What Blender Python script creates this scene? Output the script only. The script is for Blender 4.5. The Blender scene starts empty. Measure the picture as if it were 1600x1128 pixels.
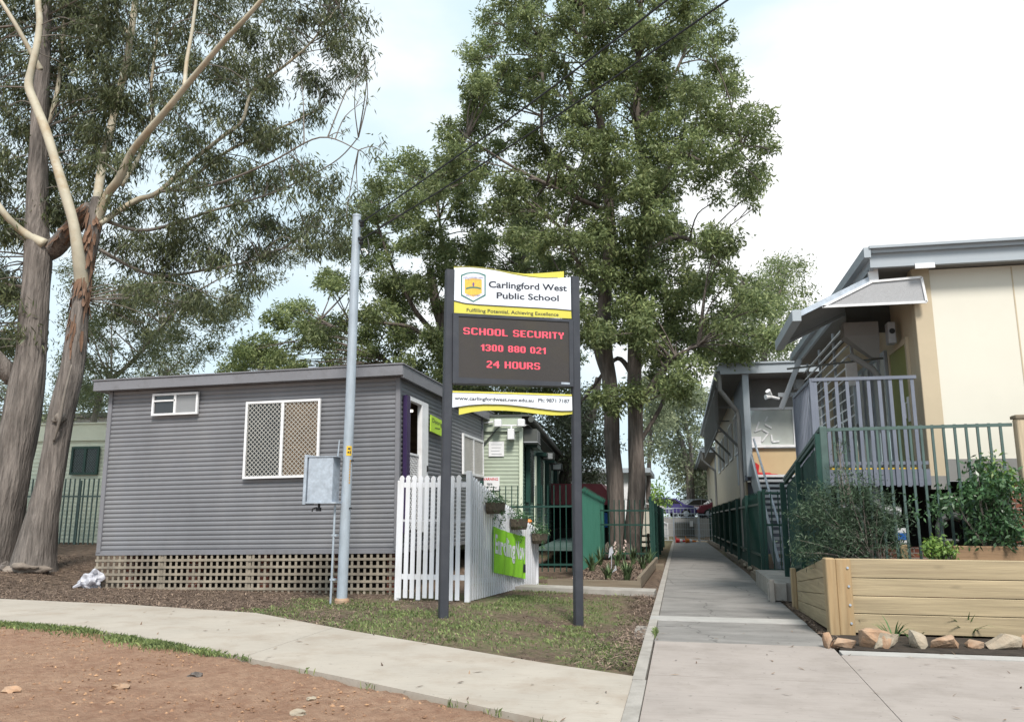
import bpy, bmesh, math, random
import numpy as np
from mathutils import Vector, Matrix, noise as mnoise
sc = bpy.context.scene
COL = sc.collection
R = math.radians
# ------------------------------------------------------------------ camera, sky, sun, exposure
FPX, PITCH, YAW, ROLL, EYE = 1248.0, R(10.9), R(11.7), R(0.2), 1.4
_f = Vector((-math.sin(YAW)*math.cos(PITCH), math.cos(YAW)*math.cos(PITCH), math.sin(PITCH)))
_r0 = Vector((math.cos(YAW), math.sin(YAW), 0)); _u0 = _r0.cross(_f)
_r = _r0*math.cos(ROLL)+_u0*math.sin(ROLL); _u = _u0*math.cos(ROLL)-_r0*math.sin(ROLL)
CAM = Vector((0, 0, EYE))
cd = bpy.data.cameras.new('camera'); cam = bpy.data.objects.new('camera', cd); COL.objects.link(cam)
cam.matrix_world = Matrix(((_r.x, _u.x, -_f.x, CAM.x), (_r.y, _u.y, -_f.y, CAM.y), (_r.z, _u.z, -_f.z, CAM.z), (0, 0, 0, 1)))
cd.sensor_width = 36; cd.lens = FPX/1600*36; cd.clip_start = 0.05; cd.clip_end = 3000
sc.camera = cam
SUN_EL, SUN_AZ = R(50), R(157)          # azimuth measured clockwise from +Y
SKY_STRENGTH, SUN_STRENGTH, EXPOSURE = 0.1, 2.3, 1.12
w = bpy.data.worlds.new('World'); sc.world = w; w.use_nodes = True
nt = w.node_tree; nt.nodes.clear(); N = nt.nodes.new; L = nt.links.new
out = N('ShaderNodeOutputWorld'); bg = N('ShaderNodeBackground'); bg.inputs['Strength'].default_value = SKY_STRENGTH
sky = N('ShaderNodeTexSky'); sky.sky_type = 'NISHITA'; sky.sun_disc = False; sky.sun_elevation = SUN_EL; sky.sun_rotation = SUN_AZ
tc = N('ShaderNodeTexCoord'); mp = N('ShaderNodeMapping'); mp.inputs['Scale'].default_value = (1.0, 1.0, 2.2)
nz = N('ShaderNodeTexNoise'); nz.inputs['Scale'].default_value = 1.7; nz.inputs['Detail'].default_value = 7; nz.inputs['Roughness'].default_value = .52
L(tc.outputs['Generated'], mp.inputs['Vector']); L(mp.outputs['Vector'], nz.inputs['Vector'])
# a cloud bank low in the sky to the right of the path (+X, +Y), thin veil elsewhere
ray_dir = (_r*((1520-800)/FPX)+_u*((564-380)/FPX)+_f).normalized()
dt = N('ShaderNodeVectorMath'); dt.operation = 'DOT_PRODUCT'; dt.inputs[1].default_value = ray_dir
L(tc.outputs['Generated'], dt.inputs[0])
bank = N('ShaderNodeMapRange'); bank.inputs['From Min'].default_value = .935; bank.inputs['From Max'].default_value = .985; bank.inputs['To Min'].default_value = 0.0; bank.inputs['To Max'].default_value = .36
L(dt.outputs['Value'], bank.inputs['Value'])
sm = N('ShaderNodeMath'); sm.operation = 'ADD'; L(nz.outputs['Fac'], sm.inputs[0]); L(bank.outputs['Result'], sm.inputs[1])
cr = N('ShaderNodeMapRange'); cr.interpolation_type = 'SMOOTHSTEP'; cr.inputs['From Min'].default_value = .50; cr.inputs['From Max'].default_value = .74; cr.inputs['To Min'].default_value = 0.0
L(sm.outputs['Value'], cr.inputs['Value'])
veil = N('ShaderNodeMix'); veil.data_type = 'RGBA'; veil.inputs[0].default_value = .93; veil.inputs[7].default_value = (3.75, 4.6, 5.0, 1)
L(sky.outputs['Color'], veil.inputs[6])
cl = N('ShaderNodeMix'); cl.data_type = 'RGBA'; cl.inputs[7].default_value = (5.3, 5.35, 5.4, 1)
L(cr.outputs['Result'], cl.inputs[0]); L(veil.outputs[2], cl.inputs[6]); L(cl.outputs[2], bg.inputs['Color']); L(bg.outputs['Background'], out.inputs['Surface'])
sd = bpy.data.lights.new('sun', 'SUN'); sd.energy = SUN_STRENGTH; sd.angle = R(14); sd.color = (1, .95, .87)
sun = bpy.data.objects.new('sun', sd); COL.objects.link(sun)
_sdir = Vector((math.sin(SUN_AZ)*math.cos(SUN_EL), math.cos(SUN_AZ)*math.cos(SUN_EL), math.sin(SUN_EL)))
sun.rotation_euler = _sdir.to_track_quat('Z', 'Y').to_euler()
sc.view_settings.view_transform = 'Standard'; sc.view_settings.look = 'None'; sc.view_settings.exposure = EXPOSURE; sc.view_settings.gamma = 1
sc.cycles.max_bounces = 10; sc.cycles.diffuse_bounces = 8; sc.cycles.transmission_bounces = 8; sc.cycles.transparent_max_bounces = 8

# ------------------------------------------------------------------ geometry helpers
rnd = random.Random(5)
def ray(px, py): return _r*((px-800)/FPX)+_u*((564-py)/FPX)+_f
def aZ(px, py, z=0.0): d = ray(px, py); return CAM+d*((z-EYE)/d.z)
def aY(px, py, y): d = ray(px, py); return CAM+d*(y/d.y)
def aX(px, py, x): d = ray(px, py); return CAM+d*(x/d.x)
ORG = {}
class MB:
    def __init__(s): s.v = []; s.f = []
    def add(s, vs, fs):
        o = len(s.v); s.v += [tuple(p) for p in vs]; s.f += [tuple(i+o for i in f) for f in fs]; return s
    def box(s, x0, x1, y0, y1, z0, z1):
        return s.add([(x0,y0,z0),(x1,y0,z0),(x1,y1,z0),(x0,y1,z0),(x0,y0,z1),(x1,y0,z1),(x1,y1,z1),(x0,y1,z1)],
                     [(0,3,2,1),(4,5,6,7),(0,1,5,4),(1,2,6,5),(2,3,7,6),(3,0,4,7)])
    def bbox(s, x0, x1, y0, y1, z0, z1, b=.006):      # box with chamfered vertical and top edges
        a = []
        for z, i in ((z0, 0), (z1-b, 0), (z1, b)):
            xa, xb, ya, yb = x0+i, x1-i, y0+i, y1-i
            a += [(xa+b,ya,z),(xb-b,ya,z),(xb,ya+b,z),(xb,yb-b,z),(xb-b,yb,z),(xa+b,yb,z),(xa,yb-b,z),(xa,ya+b,z)]
        fs = [tuple(range(7,-1,-1)), tuple(range(16,24))]
        for k in range(2):
            for i in range(8): j = (i+1) % 8; fs.append((k*8+i, k*8+j, k*8+8+j, k*8+8+i))
        return s.add(a, fs)
    def bar(s, p, q, w, h, up=(0,0,1)):               # rectangular bar from p to q, w sideways, h along up
        p, q, up = Vector(p), Vector(q), Vector(up); d = (q-p).normalized()
        sd = d.cross(up)
        if sd.length < 1e-4: sd = d.cross(Vector((1,0,0)))
        sd.normalize(); u2 = sd.cross(d)
        a = [c+sd*(i*w/2)+u2*(j*h/2) for c in (p, q) for i, j in ((-1,-1),(1,-1),(1,1),(-1,1))]
        return s.add(a, [(0,1,2,3),(7,6,5,4),(0,4,5,1),(1,5,6,2),(2,6,7,3),(3,7,4,0)])
    def tube(s, pts, radii, segs=8, rough=0.0, cap=True, freq=3.0, ecc=0.0):
        pts = [Vector(p) for p in pts]; n = len(pts)
        if not hasattr(radii, '__len__'): radii = [radii]*n
        t0 = (pts[1]-pts[0]).normalized(); a = t0.orthogonal().normalized(); o = len(s.v); rows = []
        for i in range(n):
            t = (pts[min(i+1, n-1)]-pts[max(i-1, 0)]).normalized()
            a = (a-t*a.dot(t)); a = a.normalized() if a.length > 1e-6 else t.orthogonal().normalized(); b = t.cross(a)
            for k in range(segs):
                an = 2*math.pi*k/segs; d = a*math.cos(an)+b*math.sin(an); r = radii[i]
                if rough: r *= 1+rough*mnoise.noise(Vector((d.x*freq, d.y*freq, pts[i].z*freq*.22+pts[i].x*.3)))
                rows.append(tuple(pts[i]+d*r))
        fs = [(i*segs+k, i*segs+(k+1) % segs, (i+1)*segs+(k+1) % segs, (i+1)*segs+k) for i in range(n-1) for k in range(segs)]
        if cap: fs += [tuple(range(segs-1, -1, -1)), tuple((n-1)*segs+k for k in range(segs))]
        return s.add(rows, fs)
    def prism(s, poly, d):                             # planar polygon (3-D points) pushed along d
        n = len(poly); d = Vector(d); a = [Vector(p) for p in poly]; b = [p+d for p in a]
        return s.add(a+b, [tuple(range(n-1, -1, -1)), tuple(range(n, 2*n))]+[(i, (i+1) % n, n+(i+1) % n, n+i) for i in range(n)])
    def lathe(s, c, prof, segs=16):
        c = Vector(c); o = []
        for r, z in prof: o += [c+Vector((r*math.cos(2*math.pi*k/segs), r*math.sin(2*math.pi*k/segs), z)) for k in range(segs)]
        n = len(prof)
        return s.add(o, [(i*segs+k, i*segs+(k+1) % segs, (i+1)*segs+(k+1) % segs, (i+1)*segs+k) for i in range(n-1) for k in range(segs)]+[tuple(range(segs-1,-1,-1)), tuple((n-1)*segs+k for k in range(segs))])
    def blob(s, c, rad, seed=0, rough=.25, sub=2, flat=1.0):
        bm = bmesh.new(); bmesh.ops.create_icosphere(bm, subdivisions=sub, radius=1)
        vs = []
        for v in bm.verts:
            d = v.co.normalized(); k = 1+rough*mnoise.noise(d*1.6+Vector((seed*3.1, seed*1.7, seed)))*1.6+rough*.35*mnoise.noise(d*4+Vector((seed, 0, 0)))
            vs.append(Vector(c)+Vector((d.x*rad[0]*k, d.y*rad[1]*k, d.z*rad[2]*k*flat)))
        fs = [tuple(v.index for v in f.verts) for f in bm.faces]; bm.free()
        return s.add(vs, fs)
    def corr(s, p0, p1, z0, z1, nrm, pitch=.088, amp=.019, groove=.34):  # sheet of horizontal ribs from p0 to p1 (xy), thin returns at its back
        n = max(1, round((z1-z0)/pitch)); ph = (z1-z0)/n; prof = []
        nx, ny = nrm
        for i in range(n):
            zb = z0+i*ph
            prof += [(zb, -amp), (zb+ph*groove*.45, -amp), (zb+ph*groove, -.006), (zb+ph*(groove+.14), .0), (zb+ph*.88, .003), (zb+ph*.985, -.002)]
        prof.append((z1, -amp))
        a = []
        for z, o in prof:
            a += [(p0[0]+nx*o, p0[1]+ny*o, z), (p1[0]+nx*o, p1[1]+ny*o, z)]
        return s.add(a, [(2*i, 2*i+1, 2*i+3, 2*i+2) for i in range(len(prof)-1)])
    def build(s, name, mat, parent=None, smooth=False, bevel=0):
        me = bpy.data.meshes.new(name)
        o0 = ORG.get(parent.name, Vector((0,0,0))) if parent else Vector((0,0,0))
        me.from_pydata([(x-o0.x, y-o0.y, z-o0.z) for x, y, z in s.v], [], s.f)
        bm = bmesh.new(); bm.from_mesh(me); bmesh.ops.recalc_face_normals(bm, faces=bm.faces)
        if bevel: bmesh.ops.bevel(bm, geom=[e for e in bm.edges if e.is_manifold and e.calc_face_angle(0) > .6], offset=bevel, segments=1, affect='EDGES')
        bm.to_mesh(me); bm.free()
        if smooth: me.polygons.foreach_set('use_smooth', [True]*len(me.polygons))
        me.materials.append(mat); o = bpy.data.objects.new(name, me); COL.objects.link(o)
        if parent: o.parent = parent; ORG[o.name] = o0
        else: ORG[o.name] = Vector((0,0,0))
        return o
def tag(o, label=None, cat=None, group=None, kind=None):
    if label: o['label'] = label
    if cat: o['category'] = cat
    if group: o['group'] = group
    if kind: o['kind'] = kind
    return o
def thing(name, label, cat, loc, group=None, local=False, rz=0.0):
    o = bpy.data.objects.new(name, None); COL.objects.link(o); o.location = loc; o.rotation_euler = (0, 0, rz); o.empty_display_size = .2
    ORG[o.name] = Vector((0,0,0)) if local else Vector(loc)
    return tag(o, label, cat, group)
def dup(root, loc=None, label=None):
    c = root.copy(); COL.objects.link(c); ORG[c.name] = ORG[root.name]
    if loc is not None: c.location = loc
    if label: c['label'] = label
    for ch in root.children:
        d = ch.copy(); COL.objects.link(d); d.parent = c
        for g in ch.children: e = g.copy(); COL.objects.link(e); e.parent = d
    return c
def mesh_np(name, verts, fsize, mat, parent=None):       # big leaf meshes: verts (n*fsize,3), one face per fsize verts
    v = np.asarray(verts, np.float32).reshape(-1, 3)
    if parent is not None: v = v-np.array(ORG[parent.name], np.float32)
    nf = len(v)//fsize; me = bpy.data.meshes.new(name)
    me.vertices.add(len(v)); me.vertices.foreach_set('co', v.ravel())
    me.loops.add(len(v)); me.loops.foreach_set('vertex_index', np.arange(len(v), dtype=np.int32))
    me.polygons.add(nf); me.polygons.foreach_set('loop_start', np.arange(0, len(v), fsize, dtype=np.int32))
    me.update(calc_edges=True); me.materials.append(mat)
    o = bpy.data.objects.new(name, me); COL.objects.link(o)
    if parent is not None: o.parent = parent; ORG[o.name] = ORG[parent.name]
    return o
def text_mesh(s, body, bold=0.0, space=1.0):
    cu = bpy.data.curves.new('lettering', 'FONT'); cu.body = body; cu.offset = bold; cu.space_character = space; cu.resolution_u = 3
    o = bpy.data.objects.new('lettering', cu); COL.objects.link(o)
    me = bpy.data.meshes.new_from_object(o.evaluated_get(bpy.context.evaluated_depsgraph_get()))
    vs = [v.co.copy() for v in me.vertices]; fs = [tuple(p.vertices) for p in me.polygons]
    bpy.data.objects.remove(o); bpy.data.curves.remove(cu); bpy.data.meshes.remove(me)
    return vs, fs
def text_on(mb, body, A, B, height, out_, up, bold=0.0, depth=.004):   # lettering whose baseline runs from A to B (3-D), cap height given
    vs, fs = text_mesh(None, body, bold); x0 = min(v.x for v in vs); x1 = max(v.x for v in vs)
    A, B, out_, up = Vector(A), Vector(B), Vector(out_), Vector(up)
    U = (B-A)/(x1-x0); S = up*(height/.72)
    mb.add([A+U*(v.x-x0)+S*v.y+out_*depth for v in vs], fs)

# ------------------------------------------------------------------ materials
MC = {}
def mat(name, col, rough=.7, var=.12, scale=3.0, bump=0.0, bscale=60.0, metal=0.0, stretch=(1,1,1), dirt=None, dscale=.8, damt=.35, spec=.4, island=0.0, hue=(.515,.475), trans=0.0, emit=None, col2=None, detail=6, bdist=.01, speck=0, crack=0, knots=0, streak=0):
    if name in MC: return MC[name]
    m = bpy.data.materials.new(name); m.use_nodes = True; nt = m.node_tree; N = nt.nodes.new; L = nt.links.new
    p = nt.nodes['Principled BSDF']; p.inputs['Roughness'].default_value = rough; p.inputs['Metallic'].default_value = metal
    p.inputs['Specular IOR Level'].default_value = spec
    tc = N('ShaderNodeTexCoord'); mp = N('ShaderNodeMapping'); mp.inputs['Scale'].default_value = stretch; L(tc.outputs['Object'], mp.inputs['Vector'])
    n1 = N('ShaderNodeTexNoise'); n1.inputs['Scale'].default_value = scale; n1.inputs['Detail'].default_value = detail; n1.inputs['Roughness'].default_value = .6; L(mp.outputs['Vector'], n1.inputs['Vector'])
    mx = N('ShaderNodeMix'); mx.data_type = 'RGBA'
    c = Vector(col)
    lo = tuple(c*(1-var))+(1,); hi = tuple(Vector(col2) if col2 else c*(1+var))+(1,)
    mx.inputs[6].default_value = lo; mx.inputs[7].default_value = hi
    mr = N('ShaderNodeMapRange'); mr.inputs['From Min'].default_value = .32; mr.inputs['From Max'].default_value = .68
    L(n1.outputs['Fac'], mr.inputs['Value']); L(mr.outputs['Result'], mx.inputs[0]); last = mx.outputs[2]
    if dirt:
        n2 = N('ShaderNodeTexNoise'); n2.inputs['Scale'].default_value = dscale; n2.inputs['Detail'].default_value = 9; n2.inputs['Roughness'].default_value = .68; L(mp.outputs['Vector'], n2.inputs['Vector'])
        r2 = N('ShaderNodeMapRange'); r2.inputs['From Min'].default_value = .48; r2.inputs['From Max'].default_value = .72; r2.inputs['To Max'].default_value = damt; L(n2.outputs['Fac'], r2.inputs['Value'])
        m2 = N('ShaderNodeMix'); m2.data_type = 'RGBA'; m2.inputs[7].default_value = tuple(dirt)+(1,); L(r2.outputs['Result'], m2.inputs[0]); L(last, m2.inputs[6]); last = m2.outputs[2]
    def over(last, fac, colr, lo, hi, amt):
        r = N('ShaderNodeMapRange'); r.inputs['From Min'].default_value = lo; r.inputs['From Max'].default_value = hi; r.inputs['To Max'].default_value = amt; L(fac, r.inputs['Value'])
        q = N('ShaderNodeMix'); q.data_type = 'RGBA'; q.inputs[7].default_value = tuple(colr)+(1,); L(r.outputs['Result'], q.inputs[0]); L(last, q.inputs[6]); return q.outputs[2]
    if streak:
        ms_ = N('ShaderNodeMapping'); ms_.inputs['Scale'].default_value = (1.2, 26, 26); L(tc.outputs['Object'], ms_.inputs['Vector']); n4 = N('ShaderNodeTexNoise'); n4.inputs['Scale'].default_value = 2; n4.inputs['Detail'].default_value = 4; L(ms_.outputs['Vector'], n4.inputs['Vector'])
        last = over(last, n4.outputs['Fac'], c*.62, .52, .75, streak)
    if speck:
        n5 = N('ShaderNodeTexNoise'); n5.inputs['Scale'].default_value = 19; n5.inputs['Detail'].default_value = 3; L(tc.outputs['Object'], n5.inputs['Vector']); last = over(last, n5.outputs['Fac'], c*.3, .66, .74, speck)
    if crack:
        n6 = N('ShaderNodeTexNoise'); n6.inputs['Scale'].default_value = 2.2; n6.inputs['Detail'].default_value = 6; L(tc.outputs['Object'], n6.inputs['Vector']); ad = N('ShaderNodeMix'); ad.data_type = 'VECTOR'; ad.inputs[0].default_value = .28; L(tc.outputs['Object'], ad.inputs[4]); L(n6.outputs['Color'], ad.inputs[5])
        vo = N('ShaderNodeTexVoronoi'); vo.feature = 'DISTANCE_TO_EDGE'; vo.inputs['Scale'].default_value = .75; L(ad.outputs[1], vo.inputs['Vector']); last = over(last, vo.outputs['Distance'], c*.25, .0075, .0015, crack)
    if knots:
        mk = N('ShaderNodeMapping'); mk.inputs['Scale'].default_value = (1.25, 1.25, 3.6); L(tc.outputs['Object'], mk.inputs['Vector']); vk = N('ShaderNodeTexVoronoi'); vk.inputs['Scale'].default_value = 1.35; L(mk.outputs['Vector'], vk.inputs['Vector'])
        last = over(last, vk.outputs['Distance'], c*.62, .16, .06, .75); last = over(last, vk.outputs['Distance'], c*.2, .055, .03, .9)
        mg = N('ShaderNodeMapping'); mg.inputs['Scale'].default_value = (.9, .9, 60); L(tc.outputs['Object'], mg.inputs['Vector']); ng = N('ShaderNodeTexNoise'); ng.inputs['Scale'].default_value = 1.6; ng.inputs['Detail'].default_value = 5; ng.inputs['Distortion'].default_value = .6; L(mg.outputs['Vector'], ng.inputs['Vector']); last = over(last, ng.outputs['Fac'], c*.6, .5, .78, .55)
    if island:
        g = N('ShaderNodeNewGeometry'); hs = N('ShaderNodeHueSaturation'); r3 = N('ShaderNodeMapRange'); r3.inputs['To Min'].default_value = 1-island; r3.inputs['To Max'].default_value = 1+island
        L(g.outputs['Random Per Island'], r3.inputs['Value']); L(r3.outputs['Result'], hs.inputs['Value'])
        r4 = N('ShaderNodeMapRange'); r4.inputs['To Min'].default_value = hue[0]; r4.inputs['To Max'].default_value = hue[1]; L(g.outputs['Random Per Island'], r4.inputs['Value']); L(r4.outputs['Result'], hs.inputs['Hue'])
        L(last, hs.inputs['Color']); last = hs.outputs['Color']
    L(last, p.inputs['Base Color'])
    if bump:
        n3 = N('ShaderNodeTexNoise'); n3.inputs['Scale'].default_value = bscale; n3.inputs['Detail'].default_value = 5; L(mp.outputs['Vector'], n3.inputs['Vector'])
        b = N('ShaderNodeBump'); b.inputs['Strength'].default_value = bump; b.inputs['Distance'].default_value = bdist; L(n3.outputs['Fac'], b.inputs['Height']); L(b.outputs['Normal'], p.inputs['Normal'])
    if emit: p.inputs['Emission Color'].default_value = tuple(emit[:3])+(1,); p.inputs['Emission Strength'].default_value = emit[3]
    if trans:
        o = nt.nodes['Material Output']; t = N('ShaderNodeBsdfTranslucent'); L(last, t.inputs['Color']); ms = N('ShaderNodeMixShader'); ms.inputs[0].default_value = trans
        L(p.outputs[0], ms.inputs[1]); L(t.outputs[0], ms.inputs[2]); L(ms.outputs[0], o.inputs['Surface'])
    MC[name] = m; return m
def S(r, g, b):                                            # sRGB 0-255 to linear
    return tuple((c/255/12.92 if c/255 <= .04045 else ((c/255+.055)/1.055)**2.4) for c in (r, g, b))
M_gray = mat('grey_ribbed_steel', (.195,.199,.218), .48, .12, 1.0, dirt=(.24,.235,.24), dscale=.9, damt=.5, stretch=(1,1,.5))
M_graytrim = mat('grey_trim', (.185,.185,.205), .5, .1, 2, dirt=(.09,.085,.085), dscale=4, damt=.5)
M_white = mat('white_paint', (.72,.72,.74), .5, .05, 4, dirt=(.45,.44,.43), dscale=2.5, damt=.45)
M_picket = mat('picket_white', (.69,.70,.745), .55, .05, 5, dirt=(.5,.48,.45), dscale=3, damt=.5, stretch=(1,1,.35))
M_lattice = mat('weathered_lattice', (.26,.225,.18), .85, .25, 4, bump=.3, bscale=40, dirt=(.12,.1,.085), dscale=1.3, damt=.7)
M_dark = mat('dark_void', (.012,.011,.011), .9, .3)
M_purple = mat('purple_paint', (.035,.02,.07), .4, .1)
M_glass = mat('window_glass', (.03,.03,.032), .06, .2, 1.5, spec=.8)
M_grille = mat('grille_paint', (.50,.485,.45), .55, .08, 4)
M_interior = mat('brown_interior', (.15,.105,.07), .8, .3, 3, stretch=(1,1,6))
M_galv = mat('galvanised_steel', (.40,.45,.52), .5, .18, 10, metal=.25, dirt=(.28,.3,.34), dscale=22, damt=.6, detail=8)
M_galvpole = mat('galvanised_pole', (.36,.41,.47), .5, .12, 7, metal=.2, dirt=(.30,.33,.36), dscale=9, damt=.5, stretch=(1,1,.4))
M_black = mat('black_plastic', (.012,.012,.014), .45, .2)
M_navy = mat('charcoal_powdercoat', (.042,.045,.056), .42, .1, 3, dirt=(.07,.072,.08), dscale=3, damt=.4)
M_blackpost = mat('charcoal_post', (.022,.023,.028), .38, .15, 2)
M_signwhite = mat('sign_white', (.72,.75,.82), .35, .02, 2)
M_signyellow = mat('sign_yellow', (.62,.56,.09), .4, .04, 2)
M_ink = mat('sign_ink', (.03,.032,.045), .5, .02)
M_led = mat('led_red', (.35,.03,.04), .5, .02, emit=(1.0,.085,.14,.75))
M_screen = mat('led_face', (.040,.035,.034), .6, .25, 90, bump=.25, bscale=400, dirt=(.055,.045,.03), dscale=2, damt=.6)
M_teal = mat('emblem_green', (.05,.17,.15), .5, .05)
M_gold = mat('emblem_gold', (.70,.46,.08), .5, .12, 30)
M_violet = mat('emblem_violet', (.16,.09,.28), .5, .05)
M_lime = mat('lime_panel', (.40,.60,.05), .5, .06, 2)
M_limecloth = mat('lime_cloth', (.26,.60,.035), .7, .1, 6)
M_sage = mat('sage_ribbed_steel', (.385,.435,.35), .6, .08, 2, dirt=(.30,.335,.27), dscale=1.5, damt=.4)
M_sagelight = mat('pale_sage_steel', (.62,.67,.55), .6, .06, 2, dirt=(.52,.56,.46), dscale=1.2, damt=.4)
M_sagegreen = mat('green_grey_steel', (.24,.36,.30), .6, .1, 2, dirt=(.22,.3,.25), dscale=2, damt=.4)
M_green = mat('green_fence_paint', (.012,.048,.038), .42, .15, 4, dirt=(.028,.07,.056), dscale=3, damt=.5)
M_greenlt = mat('faded_green_paint', (.068,.108,.10), .5, .15, 4, dirt=(.09,.14,.13), dscale=2, damt=.5)
M_greensolid = mat('mid_green_panel', (.05,.185,.135), .5, .12, 2, dirt=(.055,.15,.115), dscale=2, damt=.5)
M_gutter = mat('dark_gutter', (.07,.075,.07), .5, .15)
M_conc_new = mat('new_concrete', (.385,.342,.295), .85, .07, 1.1, bump=.25, bscale=90, dirt=(.275,.215,.165), dscale=1.4, damt=.7, bdist=.004, speck=.5, streak=.4)
M_conc_front = mat('pinkish_concrete', (.33,.288,.265), .85, .07, 1.3, bump=.25, bscale=120, dirt=(.22,.188,.165), dscale=1.7, damt=.65, bdist=.004, speck=.6, streak=.5)
M_conc_old = mat('old_grey_concrete', (.225,.212,.202), .9, .2, 2.0, bump=.45, bscale=70, dirt=(.115,.108,.102), dscale=1.4, damt=.8, stretch=(.6,1.2,1), bdist=.006, speck=.7, crack=.6, streak=.5)
M_conc_white = mat('pale_concrete', (.38,.365,.35), .8, .1, 3, dirt=(.28,.265,.25), dscale=4, damt=.5)
M_conc_kerb = mat('kerb_concrete', (.33,.305,.28), .9, .16, 4, bump=.4, bscale=60, dirt=(.2,.18,.16), dscale=3, damt=.6)
M_pine = mat('treated_pine', (.36,.285,.18), .75, .22, 2.2, bump=.35, bscale=12, stretch=(.35,.35,9), dirt=(.24,.18,.115), dscale=1.3, damt=.6, bdist=.006, knots=1)
M_pinev = mat('treated_pine_upright', (.34,.25,.145), .75, .25, 3, bump=.3, bscale=14, stretch=(6,6,.35), dirt=(.33,.19,.08), dscale=1, damt=.55, bdist=.006)
M_oldtimber = mat('weathered_timber', (.19,.155,.115), .85, .2, 3, bump=.3, bscale=20, stretch=(.4,.4,6), dirt=(.15,.1,.065), dscale=2, damt=.5)
M_soil = mat('dark_soil', (.035,.026,.02), .95, .4, 9, bump=.8, bscale=40)
M_bark = mat('fibrous_bark', (.165,.143,.13), .9, .5, 13, bump=1.0, bscale=26, stretch=(1,1,.11), dirt=(.075,.062,.055), dscale=9, damt=.8, bdist=.05)
M_bark_red = mat('torn_red_bark', (.175,.10,.065), .9, .35, 8, bump=.9, bscale=14, stretch=(1,1,.15), dirt=(.12,.08,.06), dscale=4, damt=.7, bdist=.04)
M_bark_dark = mat('dark_rough_bark', (.14,.116,.102), .9, .5, 10, bump=1.0, bscale=20, stretch=(1,1,.14), dirt=(.07,.055,.048), dscale=7, damt=.75, bdist=.04)
M_pale = mat('pale_smooth_bark', (.44,.40,.315), .7, .15, 1.6, dirt=(.31,.21,.11), dscale=2.2, damt=.85, bump=.15, bscale=20)
M_limb = mat('grey_limb_bark', (.19,.165,.145), .85, .3, 4, dirt=(.09,.075,.065), dscale=4, damt=.6)
M_leaf_gum = mat('gum_leaf', (.105,.125,.058), .42, .3, .6, island=.45, hue=(.515,.48), trans=.38, spec=.5)
M_leaf_mid = mat('box_leaf', (.20,.235,.10), .5, .35, .45, island=.4, hue=(.53,.49), trans=.4, spec=.4)
M_leaf_far = mat('far_leaf', (.20,.235,.14), .6, .3, .3, island=.35, trans=.3)
M_leaf_dark = mat('dark_leaf', (.125,.15,.09), .55, .3, .4, island=.4, trans=.25)
M_leaf_shrub = mat('shrub_leaf', (.052,.088,.050), .5, .3, 2, island=.5, trans=.2)
M_leaf_gloss = mat('glossy_leaf', (.055,.125,.05), .35, .35, 2, island=.45, trans=.2, spec=.6)
M_leaf_lime = mat('young_leaf', (.16,.27,.06), .4, .3, 2, island=.35, trans=.3)
M_grass = mat('grass_blade', (.17,.225,.085), .6, .3, 2, island=.5, trans=.25)
M_strap = mat('strap_leaf', (.085,.17,.06), .45, .3, 3, island=.4, trans=.2)
M_litter = mat('leaf_litter', (.17,.115,.08), .9, .35, 5, island=.6, hue=(.49,.51))
M_chip = mat('bark_chip', (.17,.12,.093), .9, .4, 4, island=.75, hue=(.49,.51))
M_gravel = mat('dirt_clod', (.28,.155,.095), .95, .3, 6, island=.45, hue=(.5,.51))
M_rockdull = mat('dull_rock', (.20,.165,.14), .9, .3, 5, bump=.6, bscale=25, bdist=.02)
M_stone = mat('sandstone', (.33,.205,.13), .85, .3, 5, bump=.6, bscale=25, dirt=(.32,.27,.215), dscale=3, damt=.7, bdist=.02)
M_stone_pale = mat('pale_sandstone', (.34,.29,.225), .85, .25, 6, bump=.6, bscale=25, dirt=(.27,.18,.12), dscale=3, damt=.6, bdist=.02)
M_cream = mat('cream_panel', (.63,.60,.525), .6, .02, 1, dirt=(.56,.53,.46), dscale=.7, damt=.4)
M_beige = mat('beige_panel', (.46,.38,.27), .6, .06, 1.5)
M_tan = mat('tan_panel', (.48,.36,.21), .6, .06, 1.5)
M_bluegrey = mat('blue_grey_paint', (.34,.375,.415), .5, .06, 2, dirt=(.25,.29,.33), dscale=2, damt=.4)
M_bluerail = mat('slate_blue_paint', (.15,.165,.21), .45, .08, 3, dirt=(.19,.205,.24), dscale=3, damt=.4)
M_soffit = mat('grey_soffit', (.20,.195,.19), .7, .08, 1)
M_olive = mat('olive_door', (.21,.22,.065), .5, .1, 1.5)
M_greyband = mat('grey_band', (.20,.195,.19), .7, .1, 2)
M_brick = None
M_mesh = mat('perforated_metal', (.33,.33,.345), .55, .25, 160, metal=.2)
M_skyglass = mat('sky_pale_glass', (.72,.76,.73), .05, .2, .5, metal=.3, spec=.8)  # pale base colour stands in for the sky mirrored in the panes
M_red = mat('red_plastic', (.55,.03,.035), .4, .1)
M_orange = mat('orange_plastic', (.75,.22,.05), .45, .1)
M_bag = mat('white_plastic_bag', (.6,.6,.66), .3, .06, 8, trans=.3)
M_maroon = mat('maroon_roof', (.26,.06,.075), .6, .15, 3)
M_blue = mat('blue_board', (.02,.13,.45), .5, .1)
M_basket = mat('woven_basket', (.085,.07,.052), .9, .4, 20, bump=.8, bscale=50)
M_yellowtag = mat('yellow_tag', (.70,.45,.03), .5, .08)
M_orangeletter = mat('faded_orange_print', (.48,.26,.05), .5, .1)
M_tyre = mat('tyre', (.015,.015,.015), .8, .2)
M_tube = mat('fluorescent_tube', (.8,.8,.75), .5, .02, emit=(1,.95,.8,1.6))
M_pvc = mat('grey_pipe', (.30,.31,.33), .45, .1)
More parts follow.
